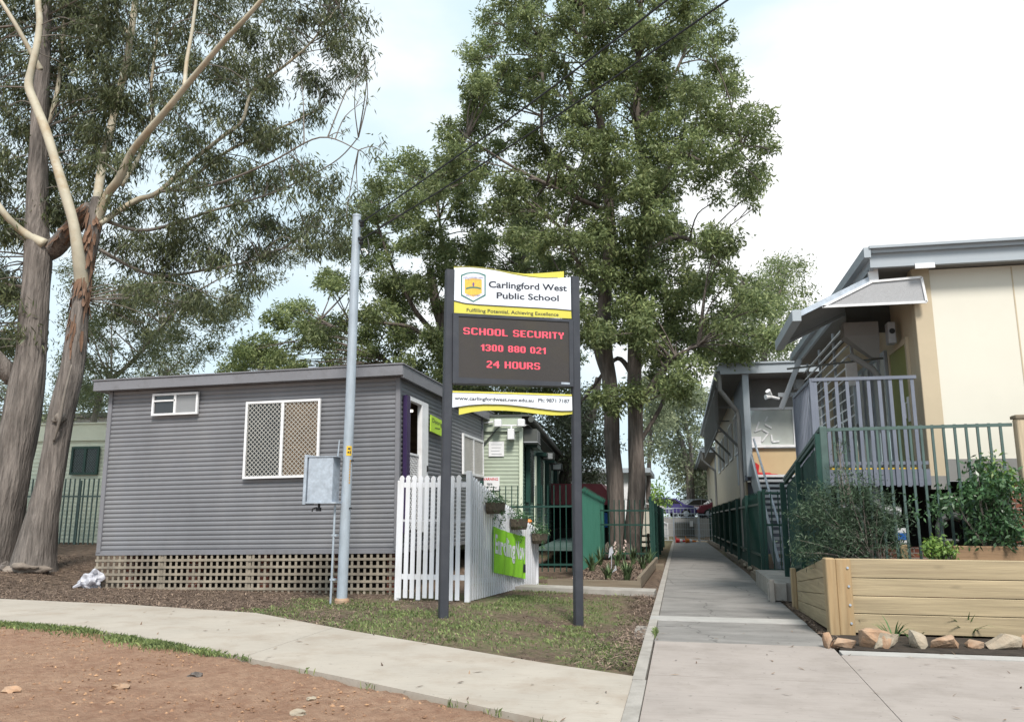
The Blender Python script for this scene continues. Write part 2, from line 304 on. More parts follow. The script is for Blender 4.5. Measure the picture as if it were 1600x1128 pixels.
M_concwall = mat('grey_block_wall', (.30,.295,.29), .9, .15, 2, dirt=(.2,.19,.18), dscale=1, damt=.6)
def brick():
    m = bpy.data.materials.new('red_brick'); m.use_nodes = True; nt = m.node_tree; p = nt.nodes['Principled BSDF']; p.inputs['Roughness'].default_value = .9
    b = nt.nodes.new('ShaderNodeTexBrick'); b.inputs['Color1'].default_value = (.25,.085,.05,1); b.inputs['Color2'].default_value = (.17,.055,.04,1); b.inputs['Mortar'].default_value = (.3,.27,.24,1)
    b.inputs['Scale'].default_value = 1; b.inputs['Brick Width'].default_value = .23; b.inputs['Row Height'].default_value = .076; b.inputs['Mortar Size'].default_value = .008
    tc = nt.nodes.new('ShaderNodeTexCoord'); mp = nt.nodes.new('ShaderNodeMapping'); mp.inputs['Rotation'].default_value = (R(90), 0, 0)
    nt.links.new(tc.outputs['Object'], mp.inputs['Vector']); nt.links.new(mp.outputs['Vector'], b.inputs['Vector']); nt.links.new(b.outputs['Color'], p.inputs['Base Color']); return m
M_brick = brick()
# ------------------------------------------------------------------ ground, slabs, paths
def sst(a, b, x): t = min(1, max(0, (x-a)/(b-a))); return t*t*(3-2*t)
def curve(pxs): return [aZ(*p) for p in pxs]
FB = curve([(0,935),(200,944),(400,957),(550,985),(700,1010),(850,1035),(990,1055)])      # far edge of the footpath
FF = curve([(0,970),(130,980),(260,1003),(400,1030),(560,1062),(700,1092),(870,1128)])    # near edge
FB = [Vector((-30, 13.6, 0)), Vector((-16, 12.4, 0))]+[Vector((p.x, p.y, 0)) for p in FB]
FF = [Vector((-30, 11.2, 0)), Vector((-14, 10.0, 0))]+[Vector((p.x, p.y, 0)) for p in FF]+[Vector((-.45, 5.0, 0)), Vector((-.2, 3.5, 0))]
FB.append(Vector((-.452, FB[-1].y-.02, 0)))
def interp(c, x):
    if x <= c[0].x: return c[0].y
    for a, b in zip(c, c[1:]):
        if a.x <= x <= b.x: return a.y+(b.y-a.y)*(x-a.x)/max(1e-6, b.x-a.x)
    return c[-1].y
def on_slab(x, y, m=0.0):
    if -.46-m < x < 1.6+m and 0 < y < 60: return True
    if x >= 1.5-m and y < 9.62+m: return True
    return x <= -.45 and interp(FF, x)-m < y < interp(FB, x)+m
def gz(x, y):
    h = -.02
    h += .30*sst(-11.2, -14, x)*sst(12.6, 15, y)
    if x < -4: h += .28*sst(16, 21, y)*sst(-4, -6, x)
    if x < -.4: h -= .17*math.exp(-((x+1.15)/.85)**2-((y-12.1)/1.9)**2)
    h += .05*sst(8.5, 10, y)*math.exp(-((x+3.6)/1.2)**2-((y-11)/1.6)**2)
    return h
xs = np.concatenate([-np.geomspace(400, 22, 16), np.arange(-21, -11, .4), np.arange(-11, 2, .085), np.arange(2, 8, .3), np.geomspace(8, 400, 18)])
ys = np.concatenate([-np.geomspace(300, 2, 8), np.arange(0, 3.2, .4), np.arange(3.2, 17, .085), np.arange(17, 30, .4), np.geomspace(30, 900, 26)])
nx, ny = len(xs), len(ys); gv = []; zone = np.zeros((nx*ny, 4), np.float32); zone[:, 3] = 1
for j, y in enumerate(ys):
    for i, x in enumerate(xs):
        x, y = float(x), float(y); h = gz(x, y); k = j*nx+i
        n1 = mnoise.noise(Vector((x*.9, y*.9, 0))); n2 = mnoise.noise(Vector((x*4, y*4, 3))); n3 = mnoise.noise(Vector((x*9, y*9, 7)))
        dirt = x < -.3 and y < interp(FF, x)
        if on_slab(x, y, .05): h -= .06
        elif dirt: h += .012*n1+.020*n2+.020*n3+.012*mnoise.noise(Vector((x*20,y*20,5)))-.004
        elif y < 40 and x < 0: h += .012*n2+.008*n3
        gv.append((x, y, h))
        if dirt: zone[k, 0] = 1
        lawn = sst(-6.6, -5.2, x+.6*n1)*(1-sst(14.2, 15.4, y)) if x < -.4 else 0
        if y > 26 or x > 9: lawn = .8
        zone[k, 1] = lawn*min(1, max(0, .5+1.1*n1+.5*n2)); zone[k, 2] = max(0, min(1, .5+n1))
me = bpy.data.meshes.new('ground')
me.from_pydata(gv, [], [(j*nx+i, j*nx+i+1, (j+1)*nx+i+1, (j+1)*nx+i) for j in range(ny-1) for i in range(nx-1)])
at = me.color_attributes.new('zone', 'FLOAT_COLOR', 'POINT'); at.data.foreach_set('color', zone.ravel())
me.polygons.foreach_set('use_smooth', [True]*len(me.polygons))
gm = bpy.data.materials.new('ground_soil'); gm.use_nodes = True; nt = gm.node_tree; N = nt.nodes.new; L = nt.links.new
p = nt.nodes['Principled BSDF']; p.inputs['Roughness'].default_value = .95; p.inputs['Specular IOR Level'].default_value = .15
va = N('ShaderNodeVertexColor'); va.layer_name = 'zone'; sp = N('ShaderNodeSeparateColor'); L(va.outputs['Color'], sp.inputs['Color'])
tc = N('ShaderNodeTexCoord')
def noise2(scale, a, b, lo=.35, hi=.65, det=8):
    n = N('ShaderNodeTexNoise'); n.inputs['Scale'].default_value = scale; n.inputs['Detail'].default_value = det; n.inputs['Roughness'].default_value = .65; L(tc.outputs['Object'], n.inputs['Vector'])
    r = N('ShaderNodeMapRange'); r.inputs['From Min'].default_value = lo; r.inputs['From Max'].default_value = hi; L(n.outputs['Fac'], r.inputs['Value'])
    m = N('ShaderNodeMix'); m.data_type = 'RGBA'; m.inputs[6].default_value = a+(1,); m.inputs[7].default_value = b+(1,); L(r.outputs['Result'], m.inputs[0]); return m.outputs[2], n
def mixc(f, a, b):
    m = N('ShaderNodeMix'); m.data_type = 'RGBA'; L(f, m.inputs[0]); L(a, m.inputs[6]); L(b, m.inputs[7]); return m.outputs[2]
mul, _ = noise2(7, (.08,.058,.046), (.215,.155,.115)); lawn, _ = noise2(9, (.22,.16,.115), (.15,.19,.075), .4, .6)
d1, dn = noise2(11, (.23,.122,.080), (.48,.315,.222), .3, .7, 12); d2, _ = noise2(1.0, (.265,.145,.096), (.42,.28,.195)); dm = N('ShaderNodeMix'); dm.data_type = 'RGBA'; dm.inputs[0].default_value = .4; L(d1, dm.inputs[6]); L(d2, dm.inputs[7])
c = mixc(sp.outputs['Green'], mul, lawn); c = mixc(sp.outputs['Red'], c, dm.outputs[2]); L(c, p.inputs['Base Color'])
bn = N('ShaderNodeTexNoise'); bn.inputs['Scale'].default_value = 38; bn.inputs['Detail'].default_value = 8; bn.inputs['Roughness'].default_value = .7; L(tc.outputs['Object'], bn.inputs['Vector'])
bb = N('ShaderNodeBump'); bb.inputs['Strength'].default_value = .9; bb.inputs['Distance'].default_value = .05; L(bn.outputs['Fac'], bb.inputs['Height']); L(bb.outputs['Normal'], p.inputs['Normal'])
me.materials.append(gm); go = bpy.data.objects.new('ground', me); COL.objects.link(go); tag(go, kind='structure')
def slab(name, poly, z, mt, th=.12):
    m = MB(); m.prism([(x, y, z-th) for x, y in poly], (0, 0, th)); o = m.build(name, mt); tag(o, kind='structure'); return o
# footpath in three bays with fine open joints
fx = [-30, -15, -9.2, -4.33, -.452]
def cut(c, a, b):
    pts = [(a, interp(c, a))]+[(q.x, q.y) for q in c if a+.02 < q.x < b-.02]+[(b, interp(c, b))]; return pts
for a, b in zip(fx, fx[1:]):
    a2 = a+.006
    near = cut(FF, a2, b); far = cut(FB, a2, b)
    slab('footpath', near+far[::-1], 0.0, M_conc_new)
slab('kerb', [(-.446, 3.0), (-.332, 3.0), (-.332, 7.35), (-.446, 7.35)], .012, M_conc_kerb, .2)
for a, b in ((7.358, 9.4), (9.408, 11.5), (12.0, 15.2), (15.21, 21.0), (21.01, 30.0), (30.01, 46)):
    slab('kerb', [(-.452, a), (-.345, a), (-.345, b), (-.452, b)], .014, M_conc_kerb, .3)
slab('path', [(-.325, 2), (1.30, 2), (1.434, 5.67), (-.325, 5.67)], 0, M_conc_front)
slab('path', [(-.325, 5.676), (1.434, 5.676), (1.507, 7.66), (-.325, 7.66)], -.001, M_conc_front)
slab('path', [(-.325, 7.664), (1.507, 7.664), (1.578, 9.66), (-.325, 9.66)], 0, M_conc_front)
slab('path', [(-.335, 9.666), (1.582, 9.666), (1.584, 11.5), (-.335, 11.5)], -.002, M_conc_old)
slab('path', [(-.455, 11.504), (1.586, 11.504), (1.588, 12.0), (-.455, 12.0)], .006, M_conc_white)
slab('path', [(-.337, 12.004), (1.590, 12.004), (1.59, 22), (-.337, 22)], -.002, M_conc_old)
slab('path', [(-.34, 22.005), (1.59, 22.005), (1.36, 46), (-.37, 46)], -.003, M_conc_old)
slab('pavement', [(1.306, 2), (14, 2), (14, 9.14), (1.588, 9.14), (1.566, 9.1)], -.001, M_conc_front)
slab('pavement', [(1.59, 9.146), (14, 9.146), (14, 9.40), (1.60, 9.40)], .006, M_conc_white)
slab('cross_strip', [(-3.2, 15.55), (-.50, 15.1), (-.48, 15.75), (-3.2, 16.15)], .055, M_conc_kerb, .16)
slab('drain_lid', [(-.62, 10.2), (-.47, 10.2), (-.47, 11.3), (-.62, 11.3)], -.05, M_conc_kerb, .1)

# ------------------------------------------------------------------ reusable builders
def grille(mb, o, U, V, w, h, sp, t):                     # diamond bars inside the rectangle o..o+wU+hV
    o, U, V = Vector(o), Vector(U), Vector(V); n = U.cross(V)
    for sgn in (1, -1):
        c = (0 if sgn > 0 else -h)+sp/2
        end = w+h if sgn > 0 else w
        while c < end:
            # u + sgn*v = c
            v0 = max(0, (c-w)*sgn if sgn > 0 else -c); v1 = min(h, c if sgn > 0 else w-c)
            if v1-v0 > .01:
                a = o+U*(c-sgn*v0)+V*v0; b = o+U*(c-sgn*v1)+V*v1; mb.bar(a, b, t, t*.6, up=n)
            c += sp
def frame(mb, o, U, V, w, h, t, d):                       # picture-frame of four bars, d deep along the outward normal
    o, U, V = Vector(o), Vector(U), Vector(V); n = U.cross(V)
    def q(u0, u1, v0, v1): mb.prism([o+U*u0+V*v0, o+U*u1+V*v0, o+U*u1+V*v1, o+U*u0+V*v1], n*d)
    q(0, w, 0, t); q(0, w, h-t, h); q(0, t, t, h-t); q(w-t, w, t, h-t)
def quad(mb, o, U, V, u0, u1, v0, v1, n0, n1):
    o, U, V = Vector(o), Vector(U), Vector(V); n = U.cross(V)
    mb.prism([o+U*u0+V*v0+n*n0, o+U*u1+V*v0+n*n0, o+U*u1+V*v1+n*n0, o+U*u0+V*v1+n*n0], n*(n1-n0))
def window(name, par, o, U, V, w, h, t, mf, mglass, mull=(.5,), grill=None, gsp=.085, lit_pane_tint=None):
    f = MB(); frame(f, o, U, V, w, h, t, .05)
    for k in mull: quad(f, o, U, V, w*k-t*.6, w*k+t*.6, t, h-t, .004, .045)
    fo = f.build(name, mf, par)
    g = MB(); quad(g, o, U, V, t, w-t, t, h-t, .0, .012); g.build('pane', mglass, fo)
    if grill:
        b = MB(); n = Vector(U).cross(Vector(V)); grille(b, Vector(o)+Vector(U)*t+Vector(V)*t+n*.036, U, V, w-2*t, h-2*t, gsp, .0085); b.build('grille', grill, fo)
    return fo
UX, UZ, UY = Vector((1,0,0)), Vector((0,0,1)), Vector((0,1,0))
def bar_fence(name, label, cat, p0, p1, za, zb, ta, tb, sp, bw, mt, rails=(.1,.85), posts=2, over=0.0, pw=.09, round_=False, group=None, pmat=None, postup=.05):
    p0, p1 = Vector(p0), Vector(p1); Ln = (p1-p0).length; d = (p1-p0)/Ln; nrm = Vector((-d.y, d.x, 0))
    t = thing(name, label, cat, (p0.x, p0.y, min(za, zb)), group)
    m = MB(); n = int(Ln/sp); k0 = 0
    for i in range(1, n):
        u = i*Ln/n; c = p0+d*u; f = u/Ln; z0 = za+(zb-za)*f; z1 = ta+(tb-ta)*f+over
        if round_: m.tube([(c.x, c.y, z0), (c.x, c.y, z1)], bw/2, 6)
        else: m.bar((c.x, c.y, z0), (c.x, c.y, z1), bw, bw, up=nrm)
    m.build('bars', mt, t)
    for r in rails:
        a = MB(); a.bar((p0.x, p0.y, za+(ta-za)*r), (p1.x, p1.y, zb+(tb-zb)*r), .04, .045); a.build('rail', mt, t)
    for i in range(posts):
        f = i/(posts-1) if posts > 1 else 0; c = p0+d*(Ln*f)
        a = MB(); a.bbox(c.x-pw/2, c.x+pw/2, c.y-pw/2, c.y+pw/2, za+(zb-za)*f-.05, ta+(tb-ta)*f+over+postup, .008); a.build('post', pmat or mt, t)
    return t
def palisade(name, label, cat, p0, p1, za, zb, ta, tb, sp, mt, side, posts=4, rails=(.2,.82), group=None, spike=.10):
    # upright pales of folded steel with splayed pointed heads, carried on two rails
    p0, p1 = Vector(p0), Vector(p1); Ln = (p1-p0).length; d = (p1-p0)/Ln; nrm = Vector((-d.y, d.x, 0))*side
    t = thing(name, label, cat, (p0.x, p0.y, min(za, zb)), group); m = MB(); n = int(Ln/sp)
    for i in range(n):
        u = (i+.5)*Ln/n; c = p0+d*u; f = u/Ln; z0 = za+(zb-za)*f; z1 = ta+(tb-ta)*f
        hw = .036; w3 = [c-d*hw+nrm*.03, c-d*hw*.4+nrm*.055, c+d*hw*.4+nrm*.055, c+d*hw+nrm*.03]
        jz = rnd.uniform(-.012, .012); tip = c+nrm*.13
        lo = [Vector((q.x, q.y, z0)) for q in w3]; hi = [Vector((q.x, q.y, z1-.12+jz)) for q in w3]
        tp = [Vector((tip.x, tip.y, z1+spike*.3+jz))]
        b = [q-nrm*.004 for q in lo]; bh = [q-nrm*.004 for q in hi]
        m.add(lo+hi+tp, [(0,1,5,4),(1,2,6,5),(2,3,7,6),(4,5,8),(5,6,8),(6,7,8)])
    m.build('pales', mt, t)
    for r in rails:
        a = MB(); a.bar((p0.x, p0.y, za+(ta-za)*r), (p1.x, p1.y, zb+(tb-zb)*r), .05, .05); a.build('rail', mt, t)
    for i in range(posts):
        f = i/(posts-1); c = p0+d*(Ln*f)-nrm*.05
        a = MB(); a.bbox(c.x-.04, c.x+.04, c.y-.04, c.y+.04, za+(zb-za)*f-.05, ta+(tb-ta)*f-.05, .006); a.build('post', mt, t)
    return t

# ------------------------------------------------------------------ grey portable classroom
B = thing('portable_classroom', 'grey ribbed portable classroom on timber lattice behind the white picket fence', 'classroom', (-8.15, 14.2, 0), local=True)
B.rotation_euler = (0, R(-1.1), 0)
zb, zt = .70, 3.90
m = MB(); m.corr((-3.06, 0), (3.06, 0), zb+.03, zt, (0, -1)); m.build('front_wall', M_gray, B)
m = MB()
m.corr((3.1, .34), (3.1, .40), zb+.03, zt, (1, 0)); m.corr((3.1, 1.6), (3.1, 6.6), zb+.03, zt, (1, 0)); m.corr((3.1, .40), (3.1, 1.6), 3.64, zt, (1, 0)); m.corr((3.1, .04), (3.1, .34), zb+.03, zt, (1, 0))
m.corr((3.1, .40), (3.1, 1.6), zb+.03, 1.0, (1, 0))
m.build('side_wall', M_gray, B)
m = MB(); m.box(-3.1, -3.08, .05, 6.6, zb, zt); m.box(-3.1, 3.08, 6.58, 6.6, zb, zt); m.box(-3.08, 3.06, .06, 6.56, zb, zb+.06); m.build('back_wall', M_gray, B)
for x in (-3.13, 3.04): m = MB(); m.bbox(x, x+.09, -.03, .06, zb, zt, .006); m.build('corner_trim', M_graytrim, B)
m = MB(); m.bbox(3.06, 3.13, 6.55, 6.64, zb, zt, .006); m.build('corner_trim', M_graytrim, B)
m = MB(); m.box(-3.14, 3.14, -.02, .03, zb-.05, zb+.03); m.box(3.08, 3.125, .03, 6.6, zb-.05, zb+.03); m.build('base_trim', M_graytrim, B)
m = MB()
m.bbox(-3.34, 3.25, -.24, -.18, 3.90, 4.10, .008); m.bbox(3.19, 3.25, -.18, 7.35, 3.86, 4.10, .008); m.bbox(-3.34, -3.28, -.18, 7.35, 3.90, 4.10, .008)
m.box(-3.28, 3.19, -.18, 7.3, 3.905, 3.93); m.box(-3.36, 3.27, -.26, 7.38, 4.10, 4.125)
m.bbox(-3.28, 3.19, 7.29, 7.35, 3.88, 4.10, .008)
m.build('roof', M_graytrim, B)
m = MB(); m.tube([(1.02, .8, 4.1), (1.02, .8, 4.26), (1.0, .7, 4.30)], .03, 8); m.box(.94, 1.10, .6, .84, 4.30, 4.33); m.build('roof_vent', M_galv, B)
wf = window('window', B, (-.01, -.045, 2.06), UX, UZ, 1.56, 1.49, .045, M_white, M_glass, grill=M_grille, gsp=.088)
m = MB(); m.box(.82, 1.5, -.0645, -.0585, 2.11, 3.50); m.build('lit_pane_tint', M_interior, wf)  # brown sheet over the right pane stands for the lit room inside
ws = window('small_window', B, (-2.08, -.045, 3.36), UX, UZ, 1.02, .44, .04, M_white, M_glass)
m = MB(); quad(m, (-2.04, -.06, 3.40), UX, UZ, 0, .47, .24, .27, 0, .03); m.build('sash_rail', M_white, ws)
m = MB(); quad(m, (-2.04, -.057, 3.40), UX, UZ, .49, .93, .005, .35, 0, .004); m.build('frosted_pane', mat('frosted', (.22,.225,.235), .3, .06), ws)
# open doorway on the side with a purple jamb, a dim room behind
m = MB(); m.box(3.055, 3.06, .37, 1.63, 1.0, 3.64)
room = MB(); room.box(.9, .92, .3, 3.2, .76, 3.7); room.box(.92, 3.05, 3.2, 3.22, .76, 3.7); room.box(.92, 3.05, .1, .12, .76, 3.7); room.box(.92, 3.05, .12, 3.2, 3.7, 3.72)
room.build('inner_room', M_interior, B)
m = MB(); m.box(1.6, 2.9, 1.35, 1.42, 3.42, 3.46); m.build('ceiling_light', M_tube, B)
m = MB(); m.bbox(3.12, 3.20, .18, .38, 1.0, 3.58, .006); m.build('purple_jamb', M_purple, B)
df = MB(); df.bbox(3.07, 3.17, .39, .47, 1.0, 3.58, .005); df.bbox(3.07, 3.17, 1.20, 1.62, 1.0, 3.52, .005); df.bbox(3.07, 3.17, .47, 1.62, 3.52, 3.60, .005); dfo = df.build('door_frame', M_white, B)
dg = MB(); grille(dg, (3.1, .47, 1.05), UY, UZ, .73, 1.45, .085, .011); dg.bar((3.1, .47, 2.5), (3.1, 1.2, 2.5), .03, .04); dgo = dg.build('security_door', M_white, B)
m = MB(); m.box(3.17, 3.19, 1.52, 1.57, 2.2, 2.32); m.build('handle', M_black, dfo)
window('side_window', B, (3.115, 4.46, 2.3), UY, UZ, 2.05, .98, .06, M_white, mat('pale_screen', (.30,.30,.33), .5, .1, 3), grill=M_grille, gsp=.08)
m = MB(); m.tube([(3.19, 2.85, 3.86), (3.17, 2.85, 3.7), (3.17, 2.85, .5)], .042, 10); m.box(3.11, 3.22, 2.82, 2.88, 3.0, 3.03); m.build('downpipe', M_graytrim, B)
lt = MB(); x = -3.12
while x < 3.1:
    lt.box(x, x+.046, -.006, .004, -.10, .68); x += .124
z = .0
while z < .66: lt.box(-3.14, 3.12, -.018, -.007, z, z+.046); z += .132
for x in (-1.75, .1, 2.0): lt.box(x, x+.1, .005, .06, -.1, .68)
lt.build('lattice_skirt', M_lattice, B)
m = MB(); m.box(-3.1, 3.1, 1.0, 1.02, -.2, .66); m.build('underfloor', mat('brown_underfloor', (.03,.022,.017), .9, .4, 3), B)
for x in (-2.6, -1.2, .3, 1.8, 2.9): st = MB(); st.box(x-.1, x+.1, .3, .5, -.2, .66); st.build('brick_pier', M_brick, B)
# lime nameplate on its wall
t = thing('name_sign', 'lime green name board fixed beside the open doorway of the grey classroom', 'sign', (-5.03, 15.9, 2.9))
m = MB(); m.bbox(-5.028, -5.01, 15.86, 16.92, 3.10, 3.66, .004); m = MB(); m.add([(-5.02,15.86,3.10),(-5.02,16.92,3.06),(-5.02,16.92,3.40),(-5.02,15.86,3.44),(-5.0,15.86,3.10),(-5.0,16.92,3.06),(-5.0,16.92,3.40),(-5.0,15.86,3.44)], [(0,1,2,3),(7,6,5,4),(0,4,5,1),(1,5,6,2),(2,6,7,3),(3,7,4,0)]); m.build('board', M_lime, t)
m = MB(); text_on(m, 'Dooriga', (-5.0,15.95,3.30), (-5.0,16.75,3.27), .09, UX, UZ, .004); m.bar((-4.997,16.15,3.2),(-4.997,16.5,3.21),.006,.012); m.build('lettering', M_ink, t)

# ------------------------------------------------------------------ white picket fence
F = thing('picket_fence', 'white picket fence around the ramp of the grey classroom', 'fence', (-3.45, 13.3, 0))
def picket(m, c, d, w, z0, z1, th=.018):
    c = Vector(c); d = Vector(d); n = Vector((d.y, -d.x, 0)); pts = []
    prof = [(-w/2, z0), (w/2, z0), (w/2, z1-.09), (w*.62, z1-.055), (w*.3, z1-.012), (0, z1), (-w*.3, z1-.012), (-w*.62, z1-.055), (-w/2, z1-.09)]
    m.prism([Vector((c.x, c.y, 0))+d*u+Vector((0,0,z)) for u, z in prof], n*th)
m = MB(); xx = -4.68
while xx < -3.62:
    picket(m, (xx, 13.28), UX, .074, .02+rnd.uniform(-.02,.015), 2.06+rnd.uniform(-.008,.008)); xx += .113
m.build('front_pickets', M_picket, F)
PA, PB = Vector((-3.47, 13.3, 0)), Vector((-2.96, 16.87, 0)); pd = (PB-PA).normalized(); pl = (PB-PA).length
def pk_top(u): return 2.09-.97*(u/pl)**.95
m = MB(); u = .05
while u < pl:
    c = PA+pd*u; picket(m, c, pd, .062, .0, pk_top(u)+rnd.uniform(-.006,.006), .014); u += .108
m.build('side_pickets', M_picket, F)
for z in (.33, 1.86):
    a = MB(); a.box(-4.72, -3.5, 13.285, 13.33, z, z+.085); a.build('rail', M_picket, F)
for f in (.15, .82):
    a = MB(); a.bar(PA+Vector((-.045,.0,2.05*f)), PB+Vector((-.045,0,1.08*f)), .04, .085); a.build('rail', M_picket, F)
a = MB(); a.box(-4.7, -3.55, 13.35, 13.37, 1.28, 1.32); a.build('handrail', M_picket, F)
for c, h in ((PA+Vector((-.02,-.01,0)), 2.13), (PB, 1.14), (Vector((-4.72,13.32,0)), 1.98)):
    a = MB(); a.bbox(c.x-.045, c.x+.045, c.y-.045, c.y+.045, -.05, h, .01); a.build('post', M_picket, F)
# ramp behind the pickets
def fence_u(px):                                            # distance along the side pickets seen at image column px
    lo, hi = 0, pl
    for _ in range(40):
        mid = (lo+hi)/2; c = PA+pd*mid; v = c+Vector((0,0,1))-CAM; x = 800+FPX*v.dot(_r)/v.dot(_f)
        lo, hi = (mid, hi) if x < px else (lo, mid)
    return lo
pn = Vector((pd.y, -pd.x, 0))
def fpt(px, py, off=.0):                                    # a point on the pickets' outer face
    c = PA+pd*fence_u(px)+pn*off; v = c-CAM; dd = ray(px, py); tt = math.hypot(v.x, v.y)/math.hypot(dd.x, dd.y); return Vector((c.x, c.y, EYE+dd.z*tt))
# lime banner hung on the pickets, softly creased
cor = [fpt(765, 822, .065), fpt(817, 838, .065), fpt(816, 904, .065), fpt(766, 894, .065)]
def ban(u, v, off=0):
    a = cor[0].lerp(cor[1], u); b = cor[3].lerp(cor[2], u); q = a.lerp(b, v)
    return q+pn*(off+.010*math.sin(u*23+v*2.0)+.006*math.sin(u*41+1+v*3)+.018*math.sin(v*3.1)*math.sin(u*3.1))-Vector((0,0,.02*math.sin(u*math.pi)*(1-v)))
t = thing('banner', 'creased lime green banner with white letters tied to the white picket fence', 'banner', cor[3])
m = MB(); nu, nv = 40, 12
m.add([ban(i/nu, j/nv) for j in range(nv+1) for i in range(nu+1)]+[ban(i/nu, j/nv, -.004) for j in range(nv+1) for i in range(nu+1)],
      [(j*(nu+1)+i, j*(nu+1)+i+1, (j+1)*(nu+1)+i+1, (j+1)*(nu+1)+i) for j in range(nv) for i in range(nu)]+[((nu+1)*(nv+1)+j*(nu+1)+i, (nu+1)*(nv+1)+(j+1)*(nu+1)+i, (nu+1)*(nv+1)+(j+1)*(nu+1)+i+1, (nu+1)*(nv+1)+j*(nu+1)+i+1) for j in range(nv) for i in range(nu)])
m.build('cloth', M_limecloth, t, smooth=True)
vs, fs = text_mesh(None, 'Enrolling Now', .028); x0 = min(v.x for v in vs); x1 = max(v.x for v in vs)
m = MB(); m.add([ban(.04+.93*(v.x-x0)/(x1-x0), .56-.46*v.y/.72*.9, .006) for v in vs], fs); m.build('lettering', M_picket, t)
m = MB(); m.add([ban(.93,.66,.006), ban(1,.66,.006), ban(1,.85,.006), ban(.93,.85,.006)], [(0,1,2,3)]); m.build('dark_badge', M_ink, t)
# ------------------------------------------------------------------ leaf clouds
rng = np.random.default_rng(11)
def unit(n): v = rng.normal(size=(n, 3)); return v/np.linalg.norm(v, axis=1, keepdims=True)
def leaf_quads(pos, dirs, ln, wd):                          # rhombic leaves, slightly offset widest point
    n = len(pos); side = np.cross(dirs, unit(n)); side /= np.linalg.norm(side, axis=1, keepdims=True)+1e-9
    ln = np.asarray(ln).reshape(-1, 1)*np.ones((n, 1)); wd = np.asarray(wd).reshape(-1, 1)*np.ones((n, 1))
    mid = pos+dirs*ln*.42; v = np.empty((n, 4, 3)); v[:, 0] = pos; v[:, 1] = mid+side*wd*.5; v[:, 2] = pos+dirs*ln; v[:, 3] = mid-side*wd*.5
    return v
def leaf_cloud(clumps, per, ln, wd, droop, sprig=.22, k=12, shell=.45):
    out = []
    for c, r in clumps:
        c = np.array(c); r = np.array(r); ns = max(2, int(per*r[0]*r[1]*.5+per*r[2]*r[0]*.5)//k)
        u = unit(ns)*(rng.random((ns, 1))**shell); sc_ = c+u*r
        p = np.repeat(sc_, k, 0)+rng.normal(size=(ns*k, 3))*sprig*np.array([1, 1, .8]); n = len(p)
        d = unit(n)*.75+np.repeat(u, k, 0)*.25+np.array([0, 0, -droop]); d /= np.linalg.norm(d, axis=1, keepdims=True)
        out.append(leaf_quads(p, d, ln*rng.uniform(.65, 1.25, n), wd*rng.uniform(.7, 1.25, n)))
    return np.concatenate(out)
def small_plant(name, label, cat, loc, h, n, ln, wd, mt, spread, group=None, stem=True, upright=.6, mstem=None):
    t = thing(name, label, cat, loc, group); loc = np.array(loc)
    if stem:
        m = MB()
        for i in range(7):
            a = rnd.uniform(0, 6.28); e = Vector(loc)+Vector((math.cos(a)*spread*.7, math.sin(a)*spread*.7, h*rnd.uniform(.6, .95)))
            m.tube([loc, Vector(loc).lerp(e, .5)+Vector((0,0,.1*h)), e], [.008, .006, .003], 5)
        m.build('stems', mstem or M_oldtimber, t)
    return t

# three woven planters hung along the pickets
def planter(px, py, w, label, trail):
    c = fpt(px, py, .13); t = thing('hanging_planter', label, 'planter', c, 'woven planters hung on the picket fence')
    m = MB(); n = 16; rows = []
    for z, k in ((-.11, .82), (-.05, .95), (.06, 1.0), (.09, 1.02)):
        rows.append([c+pd*(w/2*k*math.copysign(abs(math.cos(a))**.5, math.cos(a)))+pn*(.11*k*math.copysign(abs(math.sin(a))**.5, math.sin(a)))+Vector((0,0,z)) for a in [2*math.pi*i/n for i in range(n)]])
    vs = [p for r in rows for p in r]
    m.add(vs, [(j*n+i, j*n+(i+1) % n, (j+1)*n+(i+1) % n, (j+1)*n+i) for j in range(3) for i in range(n)]+[tuple(range(n)), tuple(3*n+i for i in range(n))])
    m.build('basket', M_basket, t)
    P = []; D = []
    for i in range(420):
        u, v = rnd.uniform(-1, 1), rnd.uniform(-1, 1); zz = abs(rnd.gauss(0, .09))*(1.6 if u < -.1 else .8)
        P.append(c+pd*(u*w*.55)+pn*(v*.13)+Vector((0,0,.07+zz))); D.append((rnd.gauss(0,.6), rnd.gauss(0,.6), rnd.gauss(.3,.6)))
    for s in range(trail):
        u = rnd.uniform(-.6, .3); ln = rnd.uniform(.1, .34); b = c+pd*(u*w)+pn*.12
        for k in range(22): f = rnd.random(); P.append(b+Vector((rnd.gauss(0,.02), rnd.gauss(0,.02), -.02-ln*f))); D.append((rnd.gauss(0,.5), rnd.gauss(0,.5), -.5))
    D = np.array(D); D /= np.linalg.norm(D, axis=1, keepdims=True)
    mesh_np('foliage', leaf_quads(np.array([tuple(p) for p in P]), D, rng.uniform(.03,.06,len(P)), .022), 4, M_leaf_gloss, t)
    return c
planter(763, 793, .62, 'widest woven planter at the high end of the picket fence, stems trailing below it', 5)
planter(801, 818, .60, 'middle woven planter hanging above the lime green banner', 1)
pc = planter(834, 840, .62, 'lowest woven planter at the far low end of the picket fence', 2)
t = thing('garden_ornament', 'small garden figure with an orange cap behind the lowest woven planter', 'ornament', fpt(832, 838, -.02))
q = fpt(831, 828, -.06); m = MB(); m.lathe(q, [(.05,-.15),(.075,-.06),(.07,.02),(.045,.08),(.03,.1)], 12); m.build('body', M_picket, t, True)
m = MB(); m.blob(q+Vector((0,0,.135)), (.05,.05,.055), 2, .05); m.build('head', mat('ornament_skin', (.5,.27,.17), .6), t, True)
m = MB(); m.lathe(q+Vector((0,0,.16)), [(.07,0),(.06,.02),(.05,.05),(.0,.075)], 12); m.build('cap', M_orange, t, True)

